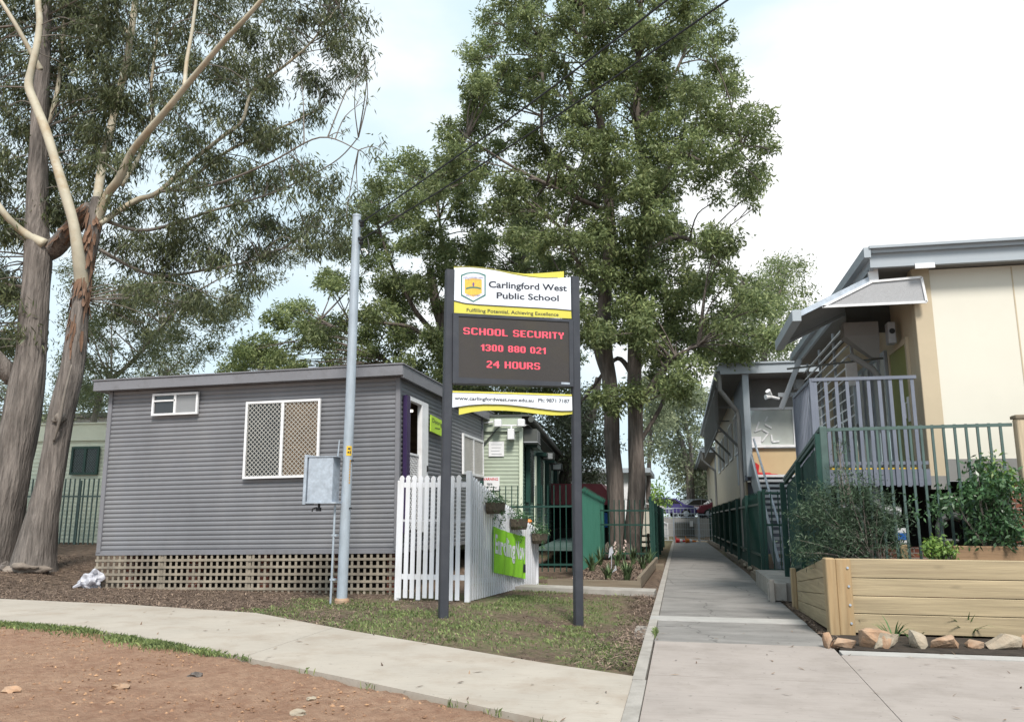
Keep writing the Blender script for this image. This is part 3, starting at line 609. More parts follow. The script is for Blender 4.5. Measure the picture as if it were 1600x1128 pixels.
# ------------------------------------------------------------------ utility pole with meter box
PX, PY = -5.41, 12.6
t = thing('utility_pole', 'galvanised steel utility pole carrying a meter box in front of the grey classroom', 'utility pole', (PX, PY, 0))
m = MB(); m.tube([(PX, PY, -.1), (PX, PY, 3.3), (PX-.02, PY, 6.6)], [.086, .081, .072], 20); m.tube([(PX-.02, PY, 6.58), (PX-.02, PY, 6.615)], .077, 20); m.build('pole', M_galvpole, t, False)
m = MB(); m.lathe((PX, PY, -.06), [(.12, 0), (.12, .1), (.1, .13)], 14); m.build('footing', M_stone, t)
m = MB(); x0, x1, y0, y1 = -6.05, -5.56, 12.36, 12.66
m.bbox(x0+.05, x1, y0, y1, 1.60, 2.33, .01); m.box(x0+.04, x1+.06, y0-.015, y1+.01, 2.33, 2.345); m.box(x0+.04, x1+.08, y0-.015, y1+.01, 1.575, 1.60)
bx = m.build('meter_box', M_galv, t)
m = MB(); m.bbox(x0-.015, x0+.035, y0-.02, y1+.02, 1.56, 2.37, .006); m.build('door', M_galv, bx)
m = MB(); m.tube([(-5.82, y0+.1, 1.575), (-5.82, y0+.1, 1.47)], .022, 8); m.box(-5.86,-5.79, y0+.07, y0+.13, 1.45, 1.51); m.tube([(-5.86, y0+.1, 1.51), (-5.93, y0+.1, 1.49), (-5.94, y0+.1, 1.44)], .01, 6); m.build('latch', M_black, bx)
m = MB(); m.tube([(-5.56, 12.5, -.05), (-5.555, 12.5, 1.6)], .018, 8); m.tube([(-5.545, 12.5, 2.34), (-5.53, 12.5, 2.62)], .012, 8)
for z in (.35, 1.05): m.box(-5.585, -5.5, 12.48, 12.56, z, z+.03)
m.build('conduit', M_galvpole, t)
m = MB()
def wrap(mb, a0, a1, z0, z1, r):
    n = 6; vs = []
    for i in range(n+1):
        a = a0+(a1-a0)*i/n
        for z in (z0, z1): vs.append((PX+r*math.cos(a), PY+r*math.sin(a), z))
    mb.add(vs, [(2*i, 2*i+2, 2*i+3, 2*i+1) for i in range(n)])
wrap(m, R(-85), R(-25), 2.36, 2.52, .0865); tg = m.build('warning_tag', M_yellowtag, t)
m = MB(); wrap(m, R(-70), R(-40), 2.46, 2.49, .0875); wrap(m, R(-72), R(-55), 2.40, 2.43, .0875); wrap(m, R(-48), R(-36), 2.39, 2.44, .0875); m.build('warning_print', M_ink, tg)
m = MB()
for k in range(9): wrap(m, R(-45), R(-30), 1.90+k*.045, 1.93+k*.045, .0865)
m.build('number_strip', M_orangeletter, t)
for z in (2.28, 1.5):
    m = MB(); m.tube([(PX+.08, PY-.03, z), (PX+.115, PY-.04, z)], .014, 8); m.build('bolt', M_black, t)
for z in (6.42, 6.10):
    m = MB(); m.tube([(PX+.06, PY-.05, z+.06), (PX+.11, PY-.08, z+.03)], .03, 8); m.lathe((PX+.115, PY-.08, z-.07), [(.03,0),(.045,.03),(.03,.05),(.045,.08),(.02,.11)], 10); m.build('insulator', M_black, t)
m = MB(); m.tube([(PX+.1, PY-.08, 6.1), (PX+.12, PY-.09, 5.9), (PX+.2, PY-.1, 5.78), (PX+.27, PY-.1, 5.86), (PX+.27, PY-.1, 6.0), (PX+.24, PY-.09, 6.12)], .012, 6); m.build('loop_wire', M_black, t)
m = MB(); m.tube([(PX+.13, PY-.09, 5.93), (PX+.2, PY-.1, 5.93), (PX+.26, PY-.1, 5.84)], .014, 6); m.build('cable_end', M_white, t)
for lab, a, pxa, pxb in (('upper black overhead cable running from the pole top past the tall tree', Vector((PX+.11, PY-.08, 6.44)), (1005, 0), 0), ('lower black overhead cable running from the second insulator past the tall tree', Vector((PX+.11, PY-.08, 6.12)), (1095, 0), 0)):
    b = CAM+ray(*pxa)*8.6; e = a+(b-a)*1.9; pts = []
    for i in range(25): f = i/24; pts.append(a.lerp(e, f)-Vector((0,0,.22*math.sin(f*math.pi))))
    m = MB(); m.tube(pts, .013, 6); o = m.build('overhead_cable', M_black); tag(o, lab, 'cable', 'overhead cables')

# ------------------------------------------------------------------ school sign
SA = Vector((-3.2, 10.9, 0)); SB = Vector((-1.49, 12.0, 0)); sdv = (SB-SA); SL = sdv.length; sdv.normalize(); sn = Vector((sdv.y, -sdv.x, 0)); SHR = .049
SG = thing('school_sign', 'tall two post school sign with a red lettered electronic message board', 'sign', SA)
def sp(px, py, off=0.0):                                   # photo pixel -> point on the sign face
    d = ray(px, py); o = SA+sn*off; k = (o-CAM).dot(sn)/d.dot(sn); return CAM+d*k
def sc4(x, y, off=0.0): return sp(680+x*240/1041, 400+y*260/1128, off)
for P, z0, z1 in ((SA, -.15, 4.94), (SB, -.3, 5.06)):
    m = MB(); Uv, w2, d2 = sdv, .062, .055
    for (za, zb_, ww) in ((z0, z1, 1),):
        c = [P+Uv*(a*w2)+sn*(b*d2) for a, b in ((-1,-.8),(-.8,-1),(.8,-1),(1,-.8),(1,.8),(.8,1),(-.8,1),(-1,.8))]
        m.prism([q+Vector((0,0,za)) for q in c], (0,0,zb_-za))
    m.build('post', M_navy, SG)
def spoly(pts, off, th=.012):
    m = MB(); m.prism([sc4(x, y, off) for x, y in pts], -sn*th); return m
spoly([(128,72),(190,70),(260,72),(330,79),(400,90),(460,101),(520,112),(600,121),(660,120),(740,115),(810,109),(872,104),(872,210),(128,210)], .016).build('crest_wave', M_signyellow, SG)
top = [(128,82),(190,79),(250,80),(330,88),(400,98),(460,111),(520,125),(580,136),(640,145),(700,150),(750,152),(830,150),(918,145)]
bot = [(921,366),(820,357),(700,350),(570,343),(450,336),(300,328),(200,318),(128,300)]
hp = spoly(top+bot, .035).build('header_panel', M_signwhite, SG)
spoly([(128,300),(200,318),(300,328),(450,336),(570,343),(700,350),(820,357),(921,366),(924,424),(128,392)], .031).build('motto_band', M_signyellow, SG)
def ribbon(pts, off, w):
    m = MB(); pts = [sc4(x, y, off) for x, y in pts]
    for a, b in zip(pts, pts[1:]): m.bar(a, b, w, .003, up=sn)
    return m
ribbon([(128,304),(200,322),(300,332),(450,340),(570,347),(700,354),(820,361),(921,370)], .0365, .012).build('edge_line', M_ink, hp)
ribbon([(130,76),(190,74),(260,76),(330,83),(400,94),(460,105),(520,118),(580,130),(640,139),(700,146),(750,149),(830,147)], .018, .008).build('edge_line', M_gutter, hp)
def stext(body, a, b, capx, bold, off, mt, par, nm='lettering'):
    m = MB(); A, B = sc4(*a, off), sc4(*b, off); up = sc4(a[0], a[1]-capx, off)-A; h = up.length
    text_on(m, body, A, B, h, sn, up.normalized(), bold, .001); return m.build(nm, mt, par)
stext('Carlingford West', (362,213), (893,239), 44, .025, .036, M_ink, hp)
stext('Public School', (416,287), (838,306), 42, .025, .036, M_ink, hp)
mb_ = [c for c in SG.children if c.name.startswith('motto')][0]
stext('Fulfilling Potential, Achieving Excellence', (213,378), (836,409), 25, .012, .0325, M_ink, mb_)
# emblem: shield outline, gold field, hill line and a small figure of a torch
def shield(x0, x1, yt, yb, k):
    xm = (x0+x1)/2; return [(x0, yt+20), (x0+(xm-x0)*.45, yt+6), (xm, yt), (x1-(x1-xm)*.45, yt+6), (x1, yt+20), (x1, yb-k), (xm, yb), (x0, yb-k)]
em = spoly(shield(175, 342, 109, 313, 44), .0385, .003).build('emblem', M_teal, hp)
spoly(shield(183, 334, 117, 304, 42), .040, .002).build('emblem_field', M_signwhite, em)
spoly([(200,160),(230,154),(258,152),(288,154),(316,160),(316,252),(258,278),(200,252)], .0415, .002).build('emblem_shield', M_gold, em)
ribbon([(208,222),(235,214),(258,213),(285,215),(310,222)], .0425, .022).build('emblem_hill', M_teal, em)
spoly([(252,190),(256,180),(262,180),(266,190),(263,206),(255,206)], .043, .002).build('emblem_torch', M_violet, em)
m = MB()
for tx, a, b, c in (('CARLINGFORD WEST', (190,150), (328,152), 9), ('PUBLIC SCHOOL', (203,162), (312,163), 8), ('ONLY OUR BEST', (206,272), (308,273), 10)):
    A, Bq = sc4(*a, .041), sc4(*b, .041); up = sc4(a[0], a[1]-c, .041)-A; text_on(m, tx, A, Bq, up.length, sn, up.normalized(), .01, .001)
m.build('emblem_lettering', M_violet, em)
# message board
m = MB(); box_ = [(122,385),(935,430),(938,884),(119,860)]
bd = MB(); f4 = [sc4(x, y, .10) for x, y in box_]; inn = [sc4(x, y, .10) for x, y in ((160,408),(907,447),(912,855),(160,822))]
bd.prism([q-sn*.03 for q in f4], -sn*.17)
for i in range(4): j = (i+1) % 4; bd.prism([f4[i], f4[j], inn[j], inn[i]], -sn*.03)
bo = bd.build('message_board', M_navy, SG)
m = MB(); m.prism([sc4(x, y, .088) for x, y in ((158,405),(909,444),(914,858),(158,825))], -sn*.012); so = m.build('display_face', M_screen, bo)
GLY = {'S':('.#####.','##...##','##.....','##.....','.#####.','.....##','.....##','##...##','.#####.'),'C':('.#####.','##...##','##.....','##.....','##.....','##.....','##.....','##...##','.#####.'),'H':('##...##','##...##','##...##','##...##','#######','##...##','##...##','##...##','##...##'),
 'O':('.#####.','##...##','##...##','##...##','##...##','##...##','##...##','##...##','.#####.'),'L':('##....','##....','##....','##....','##....','##....','##....','##....','######'),'E':('######','##....','##....','##....','#####.','##....','##....','##....','######'),'U':('##...##','##...##','##...##','##...##','##...##','##...##','##...##','##...##','.#####.'),
 'R':('######.','##...##','##...##','##...##','######.','##.##..','##..##.','##...##','##...##'),'I':('##','##','##','##','##','##','##','##','##'),'T':('######','..##..','..##..','..##..','..##..','..##..','..##..','..##..','..##..'),'Y':('##..##','##..##','##..##','.####.','..##..','..##..','..##..','..##..','..##..'),
 '1':('..##','.###','####','..##','..##','..##','..##','..##','..##'),'3':('.####.','##..##','....##','....##','..###.','....##','....##','##..##','.####.'),'0':('.####.','##..##','##..##','##..##','##..##','##..##','##..##','##..##','.####.'),'8':('.####.','##..##','##..##','##..##','.####.','##..##','##..##','##..##','.####.'),
 '2':('.####.','##..##','....##','....##','...##.','..##..','.##...','##....','######'),'4':('....##.','...###.','..####.','.##.##.','##..##.','#######','....##.','....##.','....##.'),' ':('...',)*9}
def led(body, a, b, capx):                                  # lit diodes of the message board, one lit cell each
    A, B2 = sc4(*a, .0885), sc4(*b, .0885); up = (sc4(a[0], a[1]-capx, .0885)-A)/9; W = sum(len(GLY[ch][0])+1.4 for ch in body)-1.4; U = (B2-A)/W; x = 0; m = MB()
    for ch in body:
        g = GLY[ch]
        for r_i, row in enumerate(g):
            for c_i, q in enumerate(row):
                if q == '#': o = A+U*(x+c_i)+up*(8-r_i); e = .04; m.add([o+U*e+up*e, o+U*(1-e)+up*e, o+U*(1-e)+up*(1-e), o+U*e+up*(1-e)], [(0,1,2,3)])
        x += len(g[0])+1.4
    m.build('led_lettering', M_led, bo)
for body, a, b, c in (('SCHOOL SECURITY', (191,529), (872,563), 45), ('1300 880 021', (309,641), (749,664), 43), ('24 HOURS', (349,756), (711,770), 46)):
    led(body, a, b, c)
m = MB(); m.prism([sc4(*q, .102) for q in ((855,868),(912,871),(912,858),(855,855))], -sn*.002); m.build('maker_plate', M_galv, bo)
# lower web address panel
spoly([(115,913),(300,918),(600,927),(926,938),(926,950),(115,930)], .022).build('top_strip', M_signyellow, SG)
lp = spoly([(115,924),(300,929),(600,938),(927,949),(929,1052),(860,1053),(800,1048),(700,1036),(600,1023),(520,1014),(450,1009),(330,1007),(230,1014),(160,1024),(115,1031)], .035).build('web_panel', M_signwhite, SG)
spoly([(161,1018),(230,1010),(330,1004),(450,1006),(600,1021),(700,1034),(800,1046),(929,1050),(929,1070),(860,1079),(790,1079),(720,1073),(650,1064),(570,1054),(480,1048),(400,1046),(330,1048),(250,1057),(161,1076)], .02).build('bottom_wave', M_signyellow, SG)
ribbon([(115,1029),(160,1022),(230,1012),(330,1005),(450,1007),(520,1012),(600,1021),(700,1034),(800,1046),(860,1051),(929,1050)], .0365, .011).build('edge_line', M_ink, lp)
ribbon([(116,925),(300,930),(600,939),(927,950)], .0365, .005).build('edge_line', M_ink, lp)
stext('www.carlingfordwest.nsw.edu.au', (131,974), (667,990), 24, .022, .036, M_ink, lp)
stext('Ph: 9871 7187', (698,989), (911,996), 25, .022, .036, M_ink, lp)

# white plastic bag against the lattice
t = MB(); t.blob((-11.22, 14.02, .12), (.19,.15,.17), 4, .45, 4); t.tube([(-11.2,14.0,.24),(-11.13,13.97,.31),(-11.08,13.95,.30)], [.05,.03,.045], 7); t.tube([(-11.36,13.95,.07),(-11.5,13.9,.0)], [.05,.02], 6)
o = t.build('plastic_bag', M_bag, smooth=False); tag(o, 'crumpled white plastic bag lying against the left end of the lattice', 'bag')
# low flat rock at the foot of the leaning trunk
m = MB(); m.blob((-13.4, 14.75, .27), (.42,.3,.13), 8, .5, 3); o = m.build('rock', M_rockdull, smooth=True); tag(o, 'flat grey brown rock at the foot of the leaning gum trunk', 'rock')
m = MB(); m.blob((-13.9, 14.6, .24), (.22,.18,.1), 18, .4, 3); o = m.build('rock', M_bark, smooth=True); tag(o, 'small brown rock beside the flat rock under the gum trunks', 'rock')

# ------------------------------------------------------------------ green portable behind
G = thing('portable_classroom', 'sage green portable with shuttered windows behind the picket fence', 'classroom', (-4.13, 21.2, 0), local=True); G.rotation_euler = (0,0,R(4.6))
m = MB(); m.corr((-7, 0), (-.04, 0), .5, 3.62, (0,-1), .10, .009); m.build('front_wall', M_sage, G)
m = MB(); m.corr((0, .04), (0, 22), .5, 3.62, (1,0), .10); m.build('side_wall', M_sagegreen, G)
m = MB(); m.box(-7, -.02, .02, 22, .45, .5); m.box(-7, -6.98, .02, 22, .5, 3.9); m.build('floor', M_gutter, G)
m = MB(); m.bbox(-.05, .05, -.05, .05, .4, 3.72, .008); m.build('corner_trim', M_sagelight, G)
m = MB(); m.box(-7.1, .02, -.06, .0, 3.62, 4.02); m.build('fascia', M_sage, G)
m = MB(); m.box(-7.1, .28, -.1, 22.2, 4.02, 4.07); m.box(-.05, .2, -.05, 22.1, 3.78, 3.80); rf = m.build('roof', M_gutter, G)
m = MB(); m.tube([(.28,-.12,3.93),(.28,22.2,3.93)], .08, 10); m.build('gutter', M_gutter, rf)
for i, (y0, wy) in enumerate(((.85, 1.05), (4.1, 1.0), (7.6, 1.0), (12, 1.0))):
    m = MB(); m.bbox(.03, .16, y0, y0+wy, 1.75, 3.25, .008)
    z = 1.8
    while z < 3.15: m.box(.16, .175, y0+.06, y0+wy-.06, z, z+.03); z += .075
    m.box(.03, .36, y0-.04, y0+wy+.04, 3.25, 3.36)
    m.build('shutter', M_green, G)
m = MB(); m.bbox(.03, .07, 2.0, 3.05, 1.95, 3.05, .005); nb = m.build('notice_board', M_signwhite, G)
m = MB()
for k in range(6): m.box(.071, .074, 2.15, 2.9-.1*(k % 3), 2.85-k*.14, 2.88-k*.14)
m.build('notice_print', M_pvc, nb)
for ya, yb2 in ((3.25,3.6),(6.3,6.6)): m = MB(); m.bbox(.03, .09, ya, yb2, .5, 3.2, .01); m.build('door_jamb', M_sagelight, G)
m = MB(); m.box(.05, .42, .15, 1.0, 3.36, 3.70)
v = m.build('vent_box', M_gutter, G)
m = MB()
for k in range(5): m.box(.42, .435, .2, .95, 3.40+k*.055, 3.425+k*.055)
m.box(.05, .44, .13, 1.02, 3.33, 3.36); m.build('vent_slats', M_pvc, v)
# floodlights on the corner and on the wall
for lab, p, dy in (('pair of white floodlights on the front corner of the sage green portable', (-.25, -.18, 3.75), -1),):
    t = thing('floodlight', lab, 'floodlight', G.matrix_basis @ Vector(p)); ORG[t.name] = Vector((0,0,0)); t.parent = None
    t.rotation_euler = (0,0,R(4.6))
    for dx in (-.35, .28):
        m = MB(); m.bbox(dx-.10, dx+.10, -.16, .0, -.02, .17, .02); m.build('lamp_head', M_white, t)
    m = MB(); m.bbox(-.09, .09, -.10, .1, -.36, -.08, .01); m.tube([(-.45,.05,.02),(.4,.05,.02)], .02, 6); m.tube([(0,.05,.0),(0,.0,-.1)], .02, 6); m.tube([(-.5,.05,.12),(-1.6,.05,.02)], .025, 6); m.build('bracket', M_white, t)
for lab, ww, hh, px, py, red in (('upper white notice on the front wall of the sage green portable', .42, .40, -.88, 2.95, False), ('lower white warning notice with red heading on the front wall of the sage green portable', .52, .36, -1.10, 2.05, True)):
    t = thing('wall_notice', lab, 'notice', (0,0,0), local=True); t.location = G.matrix_basis @ Vector((px, -.02, py)); t.rotation_euler = (0,0,R(4.6))
    m = MB(); m.box(0, ww, -.014, 0, 0, hh); bo2 = m.build('plate', M_white, t)
    m = MB()
    if red: text_on(m, 'WARNING', (.04,-.016,hh-.1), (ww-.04,-.016,hh-.1), .07, (0,-1,0), (0,0,1), .02, .002); m.build('heading', M_red, t); m = MB(); m.box(ww*.4, ww*.62, -.017, -.014, hh*.42, hh*.52); m.box(ww*.36, ww*.5, -.017, -.014, hh*.38, hh*.44)
    for k in range(4 if not red else 2): m.box(.06+.02*(k % 2), ww-.06-.03*(k % 3), -.017, -.014, hh-.09-k*.085-(.2 if red else 0), hh-.075-k*.085-(.2 if red else 0))
    m.build('print', M_pvc, t)
t = thing('wall_cable', 'black cable running down the front wall of the sage green portable', 'cable', (0,0,0), local=True); t.location = G.location; t.rotation_euler = (0,0,R(4.6))
m = MB(); m.tube([(-.55,-.05,3.8),(-1.0,-.05,3.3),(-1.22,-.05,2.9),(-1.24,-.05,.6)], .022, 6); m.box(-1.3,-1.2,-.06,-.02,2.7,2.95); m.build('cable', M_gutter, t)
for lab, y0, z0 in (('dark wall lamp between the shutters of the sage green portable', 4.9, 3.3), ('far dark wall lamp near the end of the sage green portable gutter', 9.2, 3.2)):
    t = thing('wall_lamp', lab, 'lamp', (0,0,0), local=True); t.location = G.matrix_basis @ Vector((.1, y0, z0)); t.rotation_euler = (0,0,R(4.6))
    m = MB(); m.bbox(.0, .45, -.15, .15, -.12, .12, .02); m.build('housing', M_gutter, t); m = MB(); m.box(.1, .4, -.165, -.15, -.09, .09); m.build('lens', M_white, t)
m = MB(); m.tube([(.3,21.9,3.95),(.5,22.3,3.8),(.5,22.4,3.3),(.3,22.45,2.9),(.3,22.45,.2)], .09, 8); m.build('downpipe', M_white, G)
rmp = MB(); rmp.box(.4, 1.6, .8, 14, .45, .55); rmp.box(1.5, 1.58, .8, 14, .15, .55)
for yy in np.arange(1, 14, 1.4): rmp.box(1.5, 1.57, yy, yy+.07, .0, 1.5)
rmp.box(1.5,1.57,.8,14,1.0,1.06); rmp.box(1.5,1.57,.8,14,1.5,1.56); rmp.build('ramp', M_greenlt, G)
# pale green classroom at far left
t = thing('portable_classroom', 'pale green ribbed classroom wall with one barred window behind the two gum trunks', 'classroom', (-20, 21, 0))
m = MB(); m.corr((-26, 21), (-14, 21), .25, 3.55, (0,-1), .12, .008); m.build('wall', M_sagelight, t)
m = MB(); m.box(-26.1, -14, 20.94, 21.0, 3.55, 4.05); m.box(-26.2, -14, 20.9, 27, 4.05, 4.09); m.box(-26, -14, 21.03, 27, .2, 3.9); m.build('roof', M_sagelight, t)
window('window', t, (-17.84, 20.95, 2.53), UX, UZ, .95, .84, .07, M_green, M_glass, grill=M_greenlt, gsp=.085)
m = MB(); m.box(-26, -14, 20.95, 20.98, .05, .25); m.build('base_trim', M_gutter, t)
bar_fence('steel_fence', 'thin green bar fence against the pale green classroom behind the gum trunks', 'fence', (-22, 20.2, 0), (-14.2, 20.2, 0), .1, .1, 2.38, 2.38, .155, .03, M_greenlt, rails=(.08,.78), posts=4, pw=.05, postup=-.05)
# white walled building glimpsed over its roof
t = thing('far_building', 'pale grey building glimpsed above the pale green classroom roof', 'building', (-26, 34, 0))
m = MB(); m.box(-34, -22, 34, 40, 0, 6.0); m.build('wall', M_white, t); m = MB(); m.box(-34.4, -21.6, 33.6, 40.4, 6.0, 6.2); m.build('roof', M_gutter, t); m = MB(); m.box(-27, -26.8, 33.9, 34, 0, 6); m.build('downpipe', M_white, t)

# ------------------------------------------------------------------ green fences, garden bed
bar_fence('steel_fence', 'green bar fence between the picket fence and the right sign post', 'fence', (-4.55, 18.5, 0), (-2.32, 18.9, 0), .12, .12, 1.68, 1.72, .135, .026, M_green, rails=(.1,.93), posts=2, over=.38, pw=.08, round_=True, postup=.12)
palisade('palisade_fence', 'mid green palisade fence with stepped pales beside the garden bed', 'fence', (-2.30, 18.95, 0), (-2.32, 25.0, 0), .12, .2, 2.05, 1.86, .078, M_greensolid, -1, 3)
bar_fence('steel_fence', 'green bar fence crossing in front of the twin trunked tree', 'fence', (-2.30, 23.6, 0), (-.82, 23.6, 0), .18, .18, 1.72, 1.72, .14, .028, M_green, rails=(.1,.62,.88), posts=2, over=.12, pw=.08, round_=True, postup=.1)
palisade('palisade_fence', 'dark green palisade fence running back from the garden bed along the left kerb', 'fence', (-.80, 23.7, 0), (-.78, 36.0, 0), .05, .1, 1.86, 1.75, .11, M_green, 1, 5)
bed = thing('garden_bed', 'timber edged garden bed of bark chips and strappy plants left of the path', 'garden bed', (-1.8, 18, 0))
m = MB(); m.prism([(-2.25,16.15,.02),(-.86,16.15,.02),(-.72,23.5,.02),(-2.25,23.5,.02)], (0,0,.13)); m.build('bark_soil', mat('bed_mulch', (.11,.075,.055), .95, .5, 14, bump=.9, bscale=40, bdist=.03), bed)
m = MB(); m.bar((-2.6,16.1,.09),(-.84,16.1,.09), .06, .15); m.build('edging_board', M_oldtimber, bed)
m = MB(); m.bar((-.82,16.07,.12),(-.68,23.5,.14), .07, .22); m.build('edging_board', M_oldtimber, bed)
m = MB(); m.bar((-.9,22.2,.05),(-.46,22.2,.05), .1, .2); m.build('edging_board', M_oldtimber, bed)
def strappy(loc, h, n, label, w=.03, group='strappy plants in the garden bed', lean=.55, mt=M_strap):
    vs = []
    for i in range(n):
        a = rnd.uniform(0, 6.283); d = Vector((math.cos(a), math.sin(a), 0)); L_ = h*rnd.uniform(.7, 1.2); le = lean*rnd.uniform(.3, 1.3); s = Vector((-d.y, d.x, 0)); b = Vector(loc)+d*rnd.uniform(0,.05)
        P = [b+d*(le*L_*t_**1.6)+Vector((0,0,L_*(t_-.45*le*t_**2.4))) for t_ in (0,.35,.7,1)]; W = (w*.8, w, w*.75, .002)
        for k in range(3): vs += [P[k]-s*W[k]*.5, P[k]+s*W[k]*.5, P[k+1]+s*W[k+1]*.5, P[k+1]-s*W[k+1]*.5]
    o = mesh_np('strappy_plant', [tuple(v) for v in vs], 4, mt); tag(o, label, 'plant', group); return o
k = 0
for px, py, h, lab in ((925, 893, .55, 'leftmost strappy plant next to the right sign post in the bed'), (950, 905, .42, 'strappy plant left of the white marker in the garden bed'), (980, 907, .60, 'nearest strappy plant by the timber edging of the bed'), (1005, 890, .5, 'strappy plant in the right corner of the bed by the kerb'),
                   (938, 884, .6, 'dark strappy clump behind the leftmost plant of the bed'), (965, 885, .6, 'strappy clump in the middle of the garden bed'), (990, 882, .62, 'tall strappy clump in front of the right trunk'), (1015, 880, .5, 'strappy clump beside the green corner post of the bed'), (955, 874, .6, 'back strappy clump at the left foot of the twin trunks'), (1000, 871, .55, 'back strappy clump at the right foot of the twin trunks')):
    p = aZ(px, py, .15); strappy((p.x, p.y, .14), h*.82, 30, lab, .032, mt=mat('bed_strap_leaf', (.075,.125,.055), .5, .4, 3, island=.55, hue=(.5,.46), trans=.2))
t = MB(); p = aZ(955, 898, .15); t.tube([(p.x,p.y,.1),(p.x+.02,p.y,.62)], .008, 5); t.add([(p.x-.05,p.y,.5),(p.x+.06,p.y+.01,.62),(p.x+.03,p.y,.75),(p.x-.03,p.y+.02,.70)], [(0,1,2,3)]); t.add([(p.x+.02,p.y-.01,.2),(p.x+.12,p.y-.01,.26),(p.x+.1,p.y,.36)], [(0,1,2)])
o = t.build('plant_marker', M_bag); tag(o, 'scrap of white plastic on a thin stake in the garden bed', 'marker')
for px, py, lab in ((962, 868, 'pink white flower spike at the foot of the left trunk'), (977, 862, 'taller pale flower spike between the twin trunks')):
    p = aZ(px, py+20, .15); t = thing('flower_spike', lab, 'flower', (p.x, p.y, .14)); m = MB(); m.tube([(p.x,p.y,.14),(p.x,p.y,.7)], .008, 5); m.build('stem', M_strap, t)
    m = MB()
    for i in range(9): m.blob((p.x+rnd.uniform(-.03,.03), p.y+rnd.uniform(-.03,.03), .48+i*.035), (.028,.024,.024), i, .2, 1)
    m.build('petals', mat('pale_petal', (.55,.42,.38), .6, .25, 20), t)
# maroon roofed shelter and white building beyond
t = thing('play_shelter', 'small shelter with maroon roof and blue panel behind the green palisade fence', 'shelter', (-3.2, 32, 0))
m = MB(); m.add([(-6.5,31,2.62),(-2.9,31,2.58),(-2.3,31,1.80),(-6.5,31,1.80),(-6.5,34,2.62),(-2.9,34,2.58),(-2.3,34,1.80),(-6.5,34,1.80)], [(0,1,5,4),(1,2,6,5),(0,3,2,1),(4,5,6,7)]); m.build('roof', M_maroon, t)
m = MB(); m.box(-3.0,-2.45,31.2,31.3,.95,1.5); m.build('panel', M_blue, t)
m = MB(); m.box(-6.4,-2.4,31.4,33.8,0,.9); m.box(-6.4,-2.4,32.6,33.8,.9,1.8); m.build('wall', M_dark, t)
t = thing('far_building', 'white gabled building beyond the twin trunked tree', 'building', (-3.5, 45, 0))
m = MB(); m.box(-7.5,-1.9,45,52,0,3.7); m.build('wall', M_white, t); m = MB(); m.box(-7.9,-1.5,44.5,52.4,3.7,3.95); m.build('roof', M_bluegrey, t)
t = thing('garden_shed', 'cream shed with a sloping roof behind the green bar fence and trunks', 'shed', (-1.4, 38, 0))
m = MB(); m.box(-2.4,-.85,38,40,0,1.75); m.build('wall', M_cream, t); m = MB(); m.add([(-2.6,37.8,2.15),(-.7,37.8,1.75),(-.7,40.2,1.75),(-2.6,40.2,2.15),(-2.6,37.8,2.2),(-.7,37.8,1.80),(-.7,40.2,1.80),(-2.6,40.2,2.2)], [(0,3,2,1),(4,5,6,7),(0,1,5,4),(1,2,6,5),(2,3,7,6),(3,0,4,7)]); m.build('roof', M_white, t)
t = thing('timber_bench', 'stack of weathered slatted benches behind the green bar fence', 'bench', (-1.6, 30, 0))
for x in (-2.1, -1.2): m = MB(); m.box(x, x+.08, 30, 30.5, 0, .75); m.build('leg', M_oldtimber, t)
for z in (.2,.42,.64): m = MB(); m.box(-2.3,-.95,29.98,30.5,z,z+.06); m.build('seat', M_oldtimber, t)
# ------------------------------------------------------------------ right: cream classroom with deck and awning
Cc = thing('classroom_building', 'cream panelled classroom with slate blue deck rails, nearest on the right', 'classroom', (6, 13.2, 0))
Y0 = 13.2; XC = 3.72; Y1 = 21.5; YR = 15.0
m = MB(); m.box(3.985, 12, Y0, Y0+.1, 2.25, 5.22); m.build('front_wall', M_cream, Cc)
m = MB(); m.bbox(XC, 3.983, Y0-.02, Y0+.2, 2.0, 5.26, .008); m.build('corner_panel', M_beige, Cc)
m = MB(); m.box(XC, XC+.1, Y0+.2, Y1, 2.0, 5.2); m.build('side_wall', M_beige, Cc)
for xx in (5.15, 6.6): m = MB(); m.box(xx, xx+.018, Y0-.006, Y0, 2.25, 5.2); m.build('joint_strip', M_beige, Cc)
m = MB(); m.box(3.96, 12, Y0-.015, Y0+.1, 1.93, 2.25); m.box(XC-.004, 3.958, Y0-.03, Y0+.2, 1.80, 2.0); m.build('base_band', M_greyband, Cc)
m = MB(); m.box(3.06, 12.5, Y0-.30, Y0-.22, 5.22, 5.46); m.box(3.04, 12.6, Y0-.42, Y1, 5.50, 5.54); m.box(3.05, 12.6, Y0-.36, Y0-.30, 5.44, 5.50); fs_ = m.build('roof_fascia', M_bluegrey, Cc)
m = MB(); m.box(3.06, 3.12, Y0-.22, Y1, 5.2, 5.46); m.box(2.96, 3.06, Y0-.40, Y1, 5.36, 5.52); m.build('gutter', M_bluegrey, Cc)
m = MB(); m.box(3.12, 12, Y0-.22, Y1, 5.24, 5.28); m.build('soffit', M_soffit, Cc)
m = MB(); m.box(3.70, 3.98, Y0-.335, Y0-.302, 5.16, 5.24); m.build('bracket_plate', M_white, Cc)
